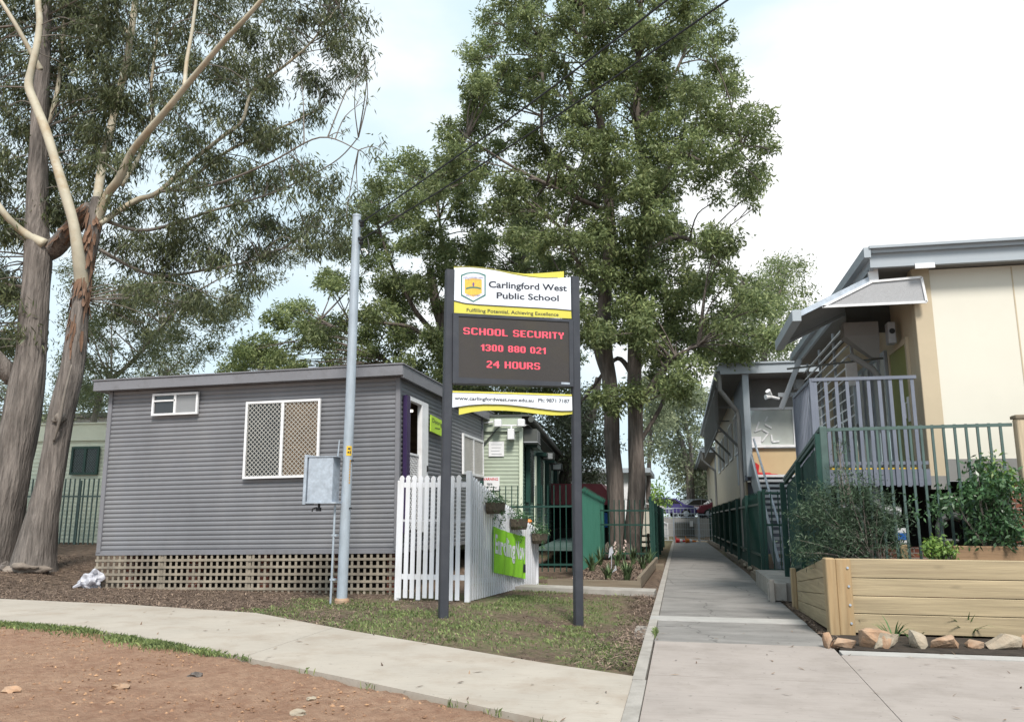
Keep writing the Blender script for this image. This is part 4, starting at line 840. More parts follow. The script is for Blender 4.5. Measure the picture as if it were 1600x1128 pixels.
# awning: sloping sheet from under the roof down and outwards over the deck
def slopeq(mb, x0, z0, x1, z1, ya, yb, th): mb.add([(x0,ya,z0),(x1,ya,z1),(x1,yb,z1),(x0,yb,z0),(x0,ya,z0-th),(x1,ya,z1-th),(x1,yb,z1-th),(x0,yb,z0-th)], [(0,1,2,3),(7,6,5,4),(0,4,5,1),(1,5,6,2),(2,6,7,3),(3,7,4,0)])
aw = MB(); slopeq(aw, 3.15, 5.14, 1.98, 4.58, Y0-.1, 15.3, .03); awo = aw.build('awning', M_soffit, Cc)
m = MB(); m.bar((3.16,Y0-.13,5.12),(1.95,Y0-.13,4.55), .04, .085); m.build('awning_beam', M_galv, awo)
m = MB(); m.bar((3.16,15.32,5.10),(1.95,15.32,4.53), .05, .08); m.build('awning_beam', M_bluegrey, awo)
m = MB(); m.bbox(1.86, 2.0, Y0-.2, 15.35, 4.44, 4.62, .01); m.build('awning_gutter', M_bluegrey, awo)
m = MB(); m.box(3.06, 3.2, Y0-.16, Y0-.1, 5.04, 5.24); m.build('hinge_plate', M_white, awo)
m = MB(); pts = [(2.33,Y0-.16,4.66),(3.10,Y0-.16,5.03),(3.82,Y0-.16,5.06),(3.86,Y0-.16,4.66)]; m.prism(pts, (0,.012,0)); pm = m.build('perforated_panel', M_mesh, Cc)
m = MB()
for a, b in zip(pts, pts[1:]+pts[:1]): m.bar((a[0],a[1]-.004,a[2]), (b[0],b[1]-.004,b[2]), .035, .035)
m.build('panel_frame', M_white, pm)
m = MB(); m.box(3.0, XC, 14.6, 14.66, 4.55, 5.2); m.build('awning_shade', M_gutter, Cc)  # dark sheet standing for the shade under the roof and awning
# rainwater head and downpipe
m = MB(); yy = 14.2
m.bbox(2.86, 3.42, yy, yy+.32, 4.42, 4.66, .01); m.add([(2.86,yy,4.42),(3.42,yy,4.42),(3.42,yy+.32,4.42),(2.86,yy+.32,4.42),(3.3,yy+.1,4.05),(3.42,yy+.1,4.05),(3.42,yy+.25,4.05),(3.3,yy+.25,4.05)], [(0,1,5,4),(1,2,6,5),(2,3,7,6),(3,0,4,7),(4,5,6,7)])
rw = m.build('rainwater_head', M_soffit, Cc)
m = MB(); m.tube([(2.95,yy+.15,4.12),(3.3,yy+.15,3.86),(3.4,yy+.15,3.7),(3.4,yy+.15,2.1)], .055, 10); m.build('downpipe', M_greyband, Cc)
m = MB(); m.bbox(3.5, 3.62, 13.95, 14.15, 4.22, 4.58, .01); sp_ = m.build('speaker', M_pvc, Cc)
m = MB(); m.tube([(3.56,13.95,4.42),(3.56,13.935,4.42)], .045, 14); m.build('speaker_cone', M_black, sp_)
m = MB(); m.bar((2.0,15.0,4.02),(3.5,14.4,4.05),.03,.03); m.build('tie_rod', M_gutter, Cc)
# doors and glazing on the side wall
m = MB(); m.box(XC-.03, XC, 13.75, 14.75, 2.25, 4.15); dr = m.build('door', M_olive, Cc)
m = MB(); m.tube([(XC-.05,13.85,3.2),(XC-.09,13.85,3.2),(XC-.09,13.85,2.95)], .015, 6); m.box(XC-.045,XC-.03,13.8,13.9,2.9,3.3); m.build('handle', M_white, dr)
m = MB(); m.box(XC-.045, XC, 13.66, 13.75, 2.2, 4.25); m.box(XC-.045, XC, 14.75, 14.84, 2.2, 4.25); m.box(XC-.045,XC,13.75,14.75,4.15,4.25); m.build('door_frame', M_beige, Cc)
for a in (15.0, 16.3, 17.6, 18.9):
    wdo = window('window', Cc, (XC-.01, a+1.15, 2.3), -UY, UZ, 1.15, 2.0, .06, M_bluegrey, M_skyglass, mull=(.5,))
# sun louvres hung off the wall
lv = thing('louvre_screen', 'slanted white sun louvres standing off the cream classroom side wall', 'louvres', (3.2, 15.5, 3.0))
m = MB(); z = 3.15
while z < 5.0:
    m.add([(3.12,15.5,z+.0),(3.12,20.5,z-.0),(3.26,20.5,z+.10),(3.26,15.5,z+.10),(3.12,15.5,z+.02),(3.12,20.5,z+.02),(3.26,20.5,z+.12),(3.26,15.5,z+.12)], [(0,3,2,1),(4,5,6,7),(0,1,5,4),(1,2,6,5),(2,3,7,6),(3,0,4,7)]); z += .19
m.build('blades', M_white, lv)
for yq in (15.45, 17.1, 18.8, 20.5): m = MB(); m.bbox(3.20, 3.25, yq, yq+.05, 3.05, 5.1, .004); m.build('upright', M_bluegrey, lv)
m = MB(); m.bbox(3.08, 3.28, 15.38, 15.44, 3.75, 4.2, .006); m.build('end_bracket', M_white, lv)
# eave brace and floodlight at the far corner
m = MB(); m.bar((2.55,20.6,4.0),(3.05,20.5,5.2),.10,.12); m.build('eave_brace', M_pvc, Cc)
m = MB(); m.bar((2.50,20.62,4.35),(3.7,20.62,4.35),.09,.1); m.build('eave_strut', M_pvc, Cc)
t = thing('floodlight', 'white twin floodlight on the far eave bracket of the cream classroom', 'floodlight', (2.12, 20.4, 4.25))
m = MB(); m.tube([(2.5,20.5,4.24),(2.30,20.4,4.28)], .035, 8); m.build('arm', M_white, t)
for a, b in (((2.3,20.35,4.3),(2.22,20.25,4.41)), ((2.3,20.35,4.28),(2.16,20.28,4.26))): m = MB(); m.tube([a, b], [.04,.065], 10); m.build('lamp_head', M_white, t)
# deck, stump frame and rails
m = MB(); m.box(2.2, XC, Y0, Y1, 2.02, 2.10)
y = Y0
dk = MB(); dk.box(2.2, XC-.005, Y0-.02, YR, 2.04, 2.10); dk.box(3.0, XC-.005, YR, Y1, 2.04, 2.10); dk.box(2.18, XC-.005, Y0-.06, Y0-.02, 1.86, 2.10); dk.box(2.14, 2.18, Y0-.06, YR, 1.86, 2.10); dko = dk.build('deck', M_bluerail, Cc)
m = MB()
for k in range(22): m.box(2.35+k*.06, 2.385+k*.06, Y0-.021, Y0-.0205, 2.12, 2.16)
m = MB(); m.box(2.3, 3.6, Y0-.05, Y0-.03, 2.103, 2.125); m.build('nosing', M_yellowtag, dko)
rl = thing('deck_railing', 'slate blue deck railing of flat uprights in front of the cream classroom', 'railing', (2.2, Y0-.1, 2.0))
m = MB()
for k in range(10): x = 2.13+k*.157; m.box(x, x+.05, Y0-.085, Y0-.065, 1.84 if k > 1 else 2.15, 3.50)
m.build('uprights', M_bluerail, rl)
m = MB(); m.box(2.1, 3.63, Y0-.10, Y0-.05, 3.48, 3.53); m.build('top_rail', M_bluerail, rl)
m = MB(); m.box(2.1, 3.70, Y0-.064, Y0-.062+.03, 2.17, 2.22); m.build('bottom_rail', M_bluerail, rl)
m = MB()
y = Y0-.02
while y < YR: m.box(2.09, 2.11, y, y+.05, 1.84, 3.48); y += .157
m.build('uprights', M_bluerail, rl)
m = MB(); m.box(2.075, 2.125, Y0-.05, YR, 3.48, 3.53); m.build('top_rail', M_bluerail, rl)
for yq in (Y0-.09, YR): m = MB(); m.bbox(2.07, 2.13, yq, yq+.06, 1.86, 3.53, .004); m.build('post', M_bluerail, rl)
# under the deck: back wall painted near black for the shade, brick piers, grey pipes
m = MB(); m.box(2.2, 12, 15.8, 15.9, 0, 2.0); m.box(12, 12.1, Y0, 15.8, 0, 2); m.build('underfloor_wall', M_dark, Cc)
for x in (4.82, 7): m = MB(); m.box(x, x+.36, Y0+.05, Y0+.4, 0, 1.92); m.build('brick_pier', M_brick, Cc)
m = MB(); m.box(2.9, 4.8, 13.9, 14.0, 0, .93); m.build('brick_skirt', M_brick, Cc)
m = MB(); m.tube([(2.95,13.4,1.95),(2.95,13.4,1.62),(3.05,13.4,1.5),(3.3,13.4,1.45)], .09, 10); m.tube([(2.4,13.45,1.55),(2.75,13.45,1.5)], .08, 10); m.build('drain_pipe', M_pvc, Cc)
m = MB(); m.tube([(3.75,13.1,.8),(3.75,13.1,1.25),(3.8,13.1,1.36),(3.92,13.1,1.42),(4.05,13.1,1.38)], .06, 12); m.tube([(3.6,13.12,1.05),(4.0,13.12,1.05)], .03, 8); m.build('water_pipe', M_gutter, Cc)
m = MB(); m.box(3.10, 3.28, 12.95, 12.96, 1.02, 1.22); m.box(3.10, 3.28, 12.96, 13.0, 1.0, 1.23); sg2 = m.build('plate', M_white)
tag(sg2, 'small white plate with a blue picture behind the bar fence and shrub', 'sign'); sg2.name = 'picture_plate'
m = MB(); m.box(3.11, 3.27, 12.944, 12.949, 1.06, 1.16); m.build('blue_print', M_blue, sg2)
m = MB(); m.bbox(3.16, 3.30, 12.95, 13.05, .6, .99, .01); m.build('stake', M_pinev, sg2)
# green bar fence around the planter
bar_fence('steel_fence', 'faded green bar fence across the planter in front of the blue deck rails', 'fence', (2.08, 12.3, 0), (4.58, 12.3, 0), .72, .76, 2.66, 2.69, .147, .032, M_greenlt, rails=(.02, .985), posts=1, pw=.1, round_=False, postup=.02)
t = palisade('steel_fence', 'dark green close barred fence sloping down beside the stair', 'fence', (2.05, 12.3, 0), (1.96, 16.0, 0), .6, .25, 2.62, 2.06, .075, M_green, -1, 3, rails=(.1,.97), spike=0)
m = MB(); m.bar((2.05,12.3,2.64),(1.96,16.0,2.08),.05,.05); m.build('top_rail', M_greenlt, t)
t = thing('timber_post', 'square timber post with weathered cap at the right end of the bar fence', 'post', (4.70, 12.3, 0))
m = MB(); m.bbox(4.62, 4.78, 12.22, 12.38, .3, 2.74, .012); m.build('shaft', mat('pale_timber_post', (.47,.38,.27), .8, .2, 3, bump=.3, bscale=18, stretch=(6,6,.4)), t)
m = MB(); m.bbox(4.60, 4.80, 12.20, 12.40, 2.74, 2.79, .012); m.build('cap', M_oldtimber, t)
bar_fence('steel_fence', 'short green fence stretch right of the timber post', 'fence', (4.8, 12.3, 0), (8.0, 12.3, 0), .76, .76, 2.69, 2.69, .147, .032, M_greenlt, rails=(.02, .985), posts=2, pw=.08, postup=.02)

# ------------------------------------------------------------------ middle classroom with stair
Bb = thing('classroom_building', 'grey blue classroom with glazed landing above a white stair in the middle distance', 'classroom', (3, 24, 0))
def room_block(t, x0, xp, yf, yw, yb, zr, zf, wx1, glaze=True):
    m = MB(); m.box(x0, 9, yf, yf+.06, zr-.30, zr-.02); m.box(x0-.03, 9, yf-.05, yb, zr-.02, zr+.03); m.build('roof_fascia', M_bluegrey, t)
    m = MB(); m.box(x0, x0+.05, yf+.06, yb, zr-.28, zr-.02); m.box(x0-.12, x0, yf, yb, zr-.2, zr-.05); m.build('gutter', M_bluegrey, t)
    m = MB(); m.box(x0+.05, 9, yf+.06, yb, zr-.27, zr-.24); m.build('soffit', M_soffit, t)
    m = MB(); m.bbox(xp-.09, xp+.09, yf+.12, yf+.3, zf-.1, zr-.27, .008); m.build('post', M_bluegrey, t)
    m = MB(); m.box(xp-.05, xp+.0, yw, yb, .3, zr-.27); m.build('side_wall', M_beige, t)
    m = MB(); m.box(xp-.07, xp-.05, yf+.4, yw+3, zf-.2, zr-.3); m.build('side_screen', M_bluerail, t)
    m = MB(); m.tube([(x0-.03,yf+.15,zr-.25),(x0-.03,yf+.15,zr-.75),(xp-.25,yf+.5,zr-1.35),(xp-.22,yf+.5,zr-1.6),(xp-.22,yf+.5,.4)], .07, 10); m.build('downpipe', M_greyband, t)
room_block(Bb, 1.31, 2.02, 23.9, 25.2, 44, 5.78, 2.6, 4)
m = MB(); m.box(2.03, 9, 25.2, 25.3, 4.62, 5.5); m.build('front_wall', M_greyband, Bb)
window('window', Bb, (2.10, 25.15, 3.42), UX, UZ, 2.2, 1.20, .07, M_white, M_skyglass, mull=(.62,))
m = MB(); m.box(2.03, 9, 25.2, 25.3, 2.5, 3.40); m.build('front_panel', M_tan, Bb)
m = MB()
for a, b in (((2.35,3.95),(2.45,4.2)),((2.3,3.9),(2.5,3.98)),((2.62,4.12),(2.8,4.0)),((2.62,4.2),(2.7,4.35)),((2.5,3.6),(2.7,3.85)),((2.7,3.85),(2.55,3.95)),((2.78,3.8),(2.8,3.58)),((2.8,3.58),(3.0,3.6))): m.bar((a[0],25.12,a[1]),(b[0],25.12,b[1]),.02,.045)
m.add([(2.2,25.13,3.5),(2.48,25.13,3.5),(2.48,25.13,3.75),(2.2,25.13,3.75)], [(0,1,2,3)])
m.build('window_papers', M_white, Bb)
m = MB(); m.box(1.3, 1.42, 27, 40, 3.9, 5.4)
sh = MB()
for k in range(30): sh.box(1.27, 1.30, 26.5+k*.45, 26.62+k*.45, 4.1, 5.5)
sh.bar((1.29,26.5,4.1),(1.29,40,4.1),.05,.06); sh.bar((1.29,26.5,5.45),(1.29,40,5.45),.05,.06); sh.box(1.24,1.33,26.42,26.5,4.35,5.45); sh.build('sun_screen', M_soffit, Bb)
for yq in (27, 31, 35): m = MB(); m.bar((1.3,yq,4.3),(1.95,yq,3.6),.06,.08); m.bar((1.3,yq,4.9),(1.95,yq,4.9),.05,.05); m.build('screen_bracket', M_greyband, Bb)
m = MB(); m.bbox(3.45,3.75,24.6,24.9,5.1,5.42,.06); m.build('ceiling_lamp', M_pvc, Bb)
for yq in (27,30,33,36,39): wq = window('side_window', Bb, (1.965, yq+1.6, 3.4), -UY, UZ, 1.6, 1.3, .06, M_white, M_skyglass)
m = MB(); m.box(1.9, 9, 24.4, 25.2, 2.42, 2.56); m.box(2.02,9,25.3,25.35,.3,2.4); m.build('landing', M_bluerail, Bb)
t = thing('chair', 'red plastic child chair tipped over on the landing above the white stair', 'chair', (2.5, 24.7, 2.56))
m = MB(); m.add([(2.2,24.6,2.58),(2.66,24.6,2.58),(2.66,24.95,2.62),(2.2,24.95,2.62),(2.2,24.6,2.64),(2.66,24.6,2.62),(2.66,24.95,2.66),(2.2,24.95,2.68)], [(0,3,2,1),(4,5,6,7),(0,1,5,4),(1,2,6,5),(2,3,7,6),(3,0,4,7)]); m.build('seat', M_red, t)
m = MB(); m.prism([(2.18,24.62,2.6),(2.3,24.62,2.62),(2.34,24.62,2.86),(2.24,24.62,2.94)], (0,.3,0)); m.build('backrest', M_red, t)
m = MB(); m.bar((2.62,24.6,2.6),(2.85,24.65,2.58),.03,.03); m.bar((2.5,24.9,2.62),(2.85,24.9,2.6),.03,.03); m.build('leg', M_red, t)
stt = thing('stair', 'straight stair with white edged treads climbing to the grey blue classroom', 'stair', (2.6, 19.5, 0))
m = MB(); ns = 17; sy0, sy1, sz1 = 19.0, 24.4, 2.56
wt = MB()
for k in range(ns):
    y = sy0+(sy1-sy0)*k/ns; z = sz1*(k+1)/ns; m.box(2.14, 3.35, y, y+.34, z-.05, z-.004); wt.box(2.14, 3.35, y-.014, y+.06, z-.072, z)
m.build('treads', M_gutter, stt); wt.build('nosings', M_white, stt)
for x in (2.06, 3.37):
    m = MB(); m.prism([(x,sy0-.15,.0),(x,sy0-.15,.42),(x,sy1,sz1+.72),(x,sy1,sz1-.22)], (.06,0,0)); m.build('stringer', M_bluegrey, stt)
m = MB(); m.tube([(2.2,sy0-.5,.05),(2.2,sy0-.4,.95),(2.2,sy0-.1,1.0),(2.2,sy1,sz1+1.05)], .03, 8); m.build('handrail', M_galv, stt)
m = MB(); m.bbox(2.13,2.21,18.4,18.48,.0,1.3,.01); m.build('newel', M_galv, stt)
# next classroom further back
B3 = thing('classroom_building', 'farthest grey classroom with a low fascia beyond the stair building', 'classroom', (2.5, 50, 0))
room_block(B3, 1.45, 2.4, 49.5, 51, 70, 5.42, 2.2, 4)
m = MB(); m.box(2.42, 9, 51, 51.1, 0, 5.1); m.build('front_wall', M_beige, B3); window('window', B3, (2.6, 50.95, 2.8), UX, UZ, 2.2, 1.4, .08, M_white, M_skyglass)
# palisade beside the path on the right, with its short return by the stair
palisade('palisade_fence', 'long dark green palisade fence along the right edge of the path', 'fence', (1.76, 18.3, 0), (1.66, 46, 0), .18, .02, 1.98, 1.85, .15, M_green, -1, 9)
bar_fence('steel_fence', 'narrow green bar fence panel closing the foot of the stair', 'fence', (1.78, 18.2, 0), (2.22, 18.2, 0), .05, .05, 1.92, 1.92, .14, .028, M_green, rails=(.12,.62,.98), posts=2, pw=.06, round_=True, postup=.04)
m = MB()
for a, b in (((1.36,14.5,.0),(1.62,20,.0)), ((1.62,20,.0),(1.62,30,.0)), ((1.62,30,.0),(1.45,45,.0))): m.bar((a[0]+.22,a[1],.06),(b[0]+.0,b[1],.06),.1,.16)
o = m.build('edging_boards', M_oldtimber); tag(o, 'weathered timber edging along the right side of the path', 'edging')
for k in range(0):
    pass
for i, yq in enumerate((19.2, 20.4, 21.8, 23.4, 25.2)):
    m = MB(); m.blob((1.72, yq, .08), (.07,.28,.06), i, .4, 2); o = m.build('rock', M_stone_pale, smooth=True); tag(o, ['nearest','second','middle','fourth','farthest'][i]+' flat stone along the foot of the dark green palisade', 'rock', 'stones along the palisade foot')

# ------------------------------------------------------------------ gate, wall, cars at the end of the path
def mesh_panel(label, x0, x1, y, z0, z1, sp_=.12):
    t = thing('mesh_panel', label, 'fence panel', (x0, y, z0)); m = MB(); x = x0+sp_
    while x < x1: m.box(x, x+.008, y-.004, y+.004, z0, z1); x += sp_
    z = z0+.25
    while z < z1: m.box(x0, x1, y-.016, y-.008, z, z+.014); z += .32
    m.build('mesh', M_galv, t)
    for x in (x0, x1): a = MB(); a.tube([(x,y,z0-.1),(x,y,z1+.04)], .025, 8); a.build('post', M_galv, t)
    for z in (z0, z1): a = MB(); a.tube([(x0,y,z),(x1,y,z)], .02, 8); a.build('rail', M_galv, t)
    return t
mesh_panel('wire mesh fence panel left of the gate at the end of the path', -1.1, -.35, 44.6, .1, 1.75)
tg = mesh_panel('wire mesh gate with a white notice across the end of the path', -.33, .95, 45.0, .12, 1.5)
m = MB(); m.box(.50, .68, 44.955, 44.97, .82, 1.12); m.build('notice', M_white, tg)
mesh_panel('wire mesh fence panel right of the gate at the end of the path', 1.0, 1.9, 44.6, .1, 1.45)
m = MB(); m.box(-12, 12, 57.6, 58, -.1, 1.22); o = m.build('retaining_wall', M_concwall); tag(o, 'grey block retaining wall below the parked cars', 'wall')
m = MB(); m.box(-14, 14, 58, 80, 1.0, 1.21); o = m.build('car_park', M_conc_old); tag(o, kind='structure')
m = MB(); m.box(-.35, .95, 57.52, 57.59, 0, .95); o = m.build('roller_door', M_gutter); tag(o, 'dark grey door in the retaining wall behind the mesh gate', 'door')
bar_fence('handrail', 'white handrail beside the steps left of the mesh gate', 'railing', (-1.25, 50, 0), (-.7, 47, 0), .2, .05, 1.2, .95, .16, .035, M_white, rails=(.1,.95), posts=2, pw=.05)
bar_fence('car_park_railing', 'pale railing on top of the retaining wall in front of the cars', 'railing', (-6, 57.8, 0), (1.0, 57.8, 0), 1.22, 1.22, 1.95, 1.95, .24, .02, M_galv, rails=(.1,.95), posts=5, pw=.05)
for lab, x, y, mm in (('red plastic cone lying on the path in front of the mesh gate', .05, 43.9, M_red), ('orange plastic cone lying beside the red one by the mesh gate', .55, 43.9, M_orange)):
    t = thing('traffic_cone', lab, 'cone', (x, y, .06)); m = MB(); m.tube([(x-.28,y,.12),(x+.24,y,.08)], [.13,.03], 12); m.build('body', mm, t); m = MB(); m.box(x-.32,x-.28,y-.17,y+.17,.0,.34); m.build('base', mm, t)
    m = MB(); m.tube([(x-.1,y,.108),(x+.04,y,.097)], [.096,.072], 12); m.build('band', M_white, t)
def car(label, x, y, rz, paint):
    t = thing('parked_car', label, 'car', (x, y, 1.21), 'cars parked above the retaining wall', local=True); t.rotation_euler = (0,0,rz)
    prof = [(-2.1,.35),(-2.12,.75),(-1.95,.95),(-1.5,1.0),(-.95,1.40),(-.2,1.48),(.6,1.42),(1.25,1.0),(1.95,.85),(2.12,.62),(2.1,.35)]
    m = MB(); m.prism([(a,-.85,b) for a, b in prof], (0,1.7,0)); m.build('body', paint, t, bevel=.06)
    g = MB()
    for sy in (-.862, .852): g.prism([(-1.3,sy,1.03),(-.88,sy,1.33),(-.2,sy,1.40),(-.2,sy,1.03)], (0,.01,0)); g.prism([(-.12,sy,1.03),(-.12,sy,1.40),(.55,sy,1.35),(1.02,sy,1.03)], (0,.01,0))
    g.build('side_window', M_glass, t)
    g = MB(); g.add([(.66,-.7,1.41),(.66,.7,1.41),(1.24,.76,1.03),(1.24,-.76,1.03)], [(0,1,2,3)]); g.build('windscreen', M_glass, t)
    for a in (-1.35, 1.35):
        for sy in (-.88, .72):
            wv = MB(); wv.tube([(a,sy,.33),(a,sy+.16,.33)], .33, 18); wo = wv.build('wheel', M_tyre, t)
            wv = MB(); wv.tube([(a,sy-.012,.33),(a,sy+.172,.33)], .2, 14); wv.build('rim', M_galv, wo)
    for sy in (-.75,.45): g = MB(); g.box(2.06,2.13,sy,sy+.3,.62,.76); g.build('headlight', M_signwhite, t)
    for sy in (-.78,.5): g = MB(); g.box(-2.13,-2.08,sy,sy+.28,.7,.86); g.build('tail_light', M_red, t)
car('purple blue hatchback parked leftmost above the retaining wall', -1.0, 61.0, R(8), mat('purple_car', (.07,.06,.19), .25, .05))
car('silver car parked between the purple and the dark red car', 1.1, 65.2, R(-150), mat('silver_car', (.35,.36,.40), .3, .05))
car('dark red car parked rightmost above the retaining wall', 3.1, 61.6, R(195), mat('dark_red_car', (.16,.03,.05), .25, .05))

# ------------------------------------------------------------------ treated pine planter
P = thing('raised_planter', 'treated pine sleeper planter box beside the path at the right', 'planter box', (1.72, 10.6, 0))
zs = [.0, .225, .43, .64, .868]
for i in range(4):
    m = MB(); m.bbox(1.98, 9.5, 10.62+.002*i, 10.70, zs[i]+.005+.03, zs[i+1]+.03-.005, .008); m.build('sleeper', M_pine, P)
for i in range(4):
    f0, f1 = .57/.87, 1
    a = MB(); za, zc = zs[i]+.03, zs[i+1]+.03; zb_, zd = zs[i]*.66-.03, zs[i+1]*.66-.03
    a.add([(1.74,10.72,za+.003),(1.80,10.72,za+.003),(1.80,13.5,zb_+.003),(1.74,13.5,zb_+.003),(1.74,10.72,zc-.003),(1.80,10.72,zc-.003),(1.80,13.5,zd-.003),(1.74,13.5,zd-.003)], [(0,3,2,1),(4,5,6,7),(0,1,5,4),(1,2,6,5),(2,3,7,6),(3,0,4,7)]); a.build('sleeper', M_pine, P, bevel=.005)
m = MB(); m.bbox(1.70, 1.815, 10.50, 10.71, -.1, .90, .012); m.build('corner_post', M_pinev, P)
m = MB(); m.bbox(1.819, 1.995, 10.535, 10.618, -.1, .895, .01); cp = m.build('corner_post', M_pinev, P)
for z in (.15, .36, .575, .79): m = MB(); m.tube([(1.955,10.535,z),(1.955,10.522,z)], .014, 10); m.build('bolt', M_galv, cp)
m = MB(); m.bbox(1.67, 1.74, 13.45, 13.62, -.1, .60, .01); m.build('end_post', M_pinev, P)
m = MB(); m.prism([(1.80,10.7,.80),(9.5,10.7,.80),(9.5,12.9,.80),(1.85,12.9,.62),(1.80,13.5,.5)], (0,0,-.3)); m.build('soil', M_soil, P)
m = MB(); m.bbox(1.40, 1.70, 14.4, 14.5, .02, .30, .01); m.bbox(1.42, 1.5, 14.35, 14.4, -.05, .36, .008); m.box(1.5, 2.2, 14.5, 17.8, .0, .30); o = m.build('concrete_step', M_conc_kerb); tag(o, 'low concrete landing edge behind the planter end post', 'step')
m = MB(); m.bbox(3.52, 8, 11.75, 11.83, .80, 1.02, .01); o = m.build('timber_board', mat('brown_timber', (.24,.15,.085), .75, .25, 2.5, bump=.3, bscale=14, stretch=(.35,.35,8)));  tag(o, 'brown timber board lying along the back of the planter', 'board')
# rock edging in front of the planter
m = MB(); m.prism([(1.62,9.42,-.1),(12,9.42,-.1),(12,10.6,-.1),(1.70,10.6,-.1)], (0,0,.115)); o = m.build('soil_strip', M_soil); tag(o, kind='structure')
def rock(px0, px1, pyt, pyb, label, mt, seed, y=9.62, tall=1.0):
    a, b = aZ(px0, pyb, .02), aZ(px1, pyb, .02); y = a.y+.10; c0 = aY(px0, pyb, y); c1 = aY(px1, pyb, y); top_ = aY((px0+px1)/2, pyt, y).z*.86; w_ = (c1.x-c0.x)/2; h = top_-.0
    r2 = random.Random(seed); m = MB(); bm = bmesh.new(); pts = []
    for i in range(26):
        u = r2.uniform(-1, 1); v = r2.uniform(-1, 1); z = r2.uniform(0, 1)
        k = 1-.25*z*r2.random()
        pts.append(bm.verts.new((c0.x+w_+u*w_*k, y+v*.10*k, -.02+z*h*(1-.3*abs(u)*r2.random()))))
    bmesh.ops.convex_hull(bm, input=pts); loose = [v for v in bm.verts if not v.link_faces]; bmesh.ops.delete(bm, geom=loose, context='VERTS')
    bmesh.ops.subdivide_edges(bm, edges=bm.edges[:], cuts=2, use_grid_fill=True)
    bm.verts.ensure_lookup_table(); bm.verts.index_update()
    for v in bm.verts: v.co += Vector((mnoise.noise(v.co*9+Vector((seed,0,0))), mnoise.noise(v.co*9+Vector((0,seed,0))), mnoise.noise(v.co*9+Vector((0,0,seed)))))*.022
    m.add([tuple(v.co) for v in bm.verts], [tuple(v.index for v in f.verts) for f in bm.faces]); bm.free()
    o = m.build('edging_rock', mt); tag(o, label, 'rock', 'sandstone rocks edging the soil in front of the planter')
rock(1286, 1301, 976, 1010, 'small pink rock leaning on the planter corner post', M_stone, 1)
rock(1298, 1337, 984, 1011, 'squared pink rock first in the row of edging rocks', M_stone, 2)
rock(1342, 1398, 966, 1011, 'tall orange rock behind the pale grey slab rock', M_stone, 3)
rock(1362, 1410, 976, 1012, 'large pale grey slab rock in the row of edging rocks', M_stone_pale, 4)
rock(1420, 1450, 977, 1012, 'upright speckled grey rock between strappy leaves', M_stone_pale, 5)
rock(1451, 1505, 981, 1012, 'long flat topped brown rock in the middle of the edging', M_stone, 6)
rock(1508, 1534, 993, 1012, 'smallest brown rock between two larger edging rocks', M_stone, 7)
rock(1538, 1598, 979, 1013, 'wide wedge shaped pale rock near the right frame edge', M_stone_pale, 8)
rock(1592, 1640, 985, 1013, 'brown rock cut by the right frame edge', M_stone, 9)
for px, py, h, n, lab in ((1400, 1003, .20, 12, 'strappy plant flopping over the pale grey slab rock'), (1320, 988, .22, 9, 'bent strappy leaves behind the squared pink rock'), (1518, 996, .24, 16, 'young green strappy plant standing behind the smallest rock'), (1598, 970, .26, 12, 'strappy plant cut by the right frame edge'), (1432, 1006, .17, 8, 'yellowing strappy leaves in front of the upright grey rock')):
    p = aZ(px, py, .02); strappy((p.x, p.y+.12, .0), h*1.5, n, lab, .022, 'strappy plants along the rock edging', .95)
# ------------------------------------------------------------------ trees
def at(px, py, y): return aY(px, py, y)
def spline(P, rr, n=5):                                     # Catmull-Rom through points with radii
    P = [Vector(p) for p in P]; o = []; ro = []
    for i in range(len(P)-1):
        p0, p1, p2, p3 = P[max(0,i-1)], P[i], P[i+1], P[min(len(P)-1,i+2)]
        for k in range(n):
            t = k/n; o.append(.5*((2*p1)+(p2-p0)*t+(2*p0-5*p1+4*p2-p3)*t*t+(3*p1-p0-3*p2+p3)*t**3)); ro.append(rr[i]+(rr[i+1]-rr[i])*t)
    return o+[P[-1]], ro+[rr[-1]]
def stem(mb, P, rr, segs=12, rough=.0, n=5, freq=3.0, wob=0.0):
    q, r = spline(P, rr, n)
    if wob: q = [p+Vector((mnoise.noise(p*1.3), mnoise.noise(p*1.3+Vector((9,0,0))), 0))*wob for p in q]
    mb.tube(q, r, segs, rough, True, freq); return q
def inpoly(x, y, P):
    c = False; j = len(P)-1
    for i in range(len(P)):
        if (P[i][1] > y) != (P[j][1] > y) and x < (P[j][0]-P[i][0])*(y-P[i][1])/(P[j][1]-P[i][1])+P[i][0]: c = not c
        j = i
    return c
def crown_clumps(poly, y0, dy, rpx, step, seed, holes=(), flat=.8, extra=()):
    # clump centres spread through the crown's volume, seen against its silhouette
    rg = random.Random(seed); out = []; xs_ = [p[0] for p in poly]; ys_ = [p[1] for p in poly]
    y = min(ys_)
    while y < max(ys_):
        x = min(xs_)
        while x < max(xs_):
            for rep in range(2):
                a, b = x+rg.uniform(-.6,.6)*step, y+rg.uniform(-.6,.6)*step
                if inpoly(a, b, poly) and not any((a-h[0])**2+(b-h[1])**2 < h[2]**2 for h in holes):
                    yy = y0+rg.uniform(-dy, dy); r = rpx*rg.uniform(.6, 1.2)*yy/FPX
                    out.append((at(a, b, yy), (r, r*rg.uniform(.8,1.1), r*flat*rg.uniform(.7,1.1))))
            x += step
        y += step
    return out
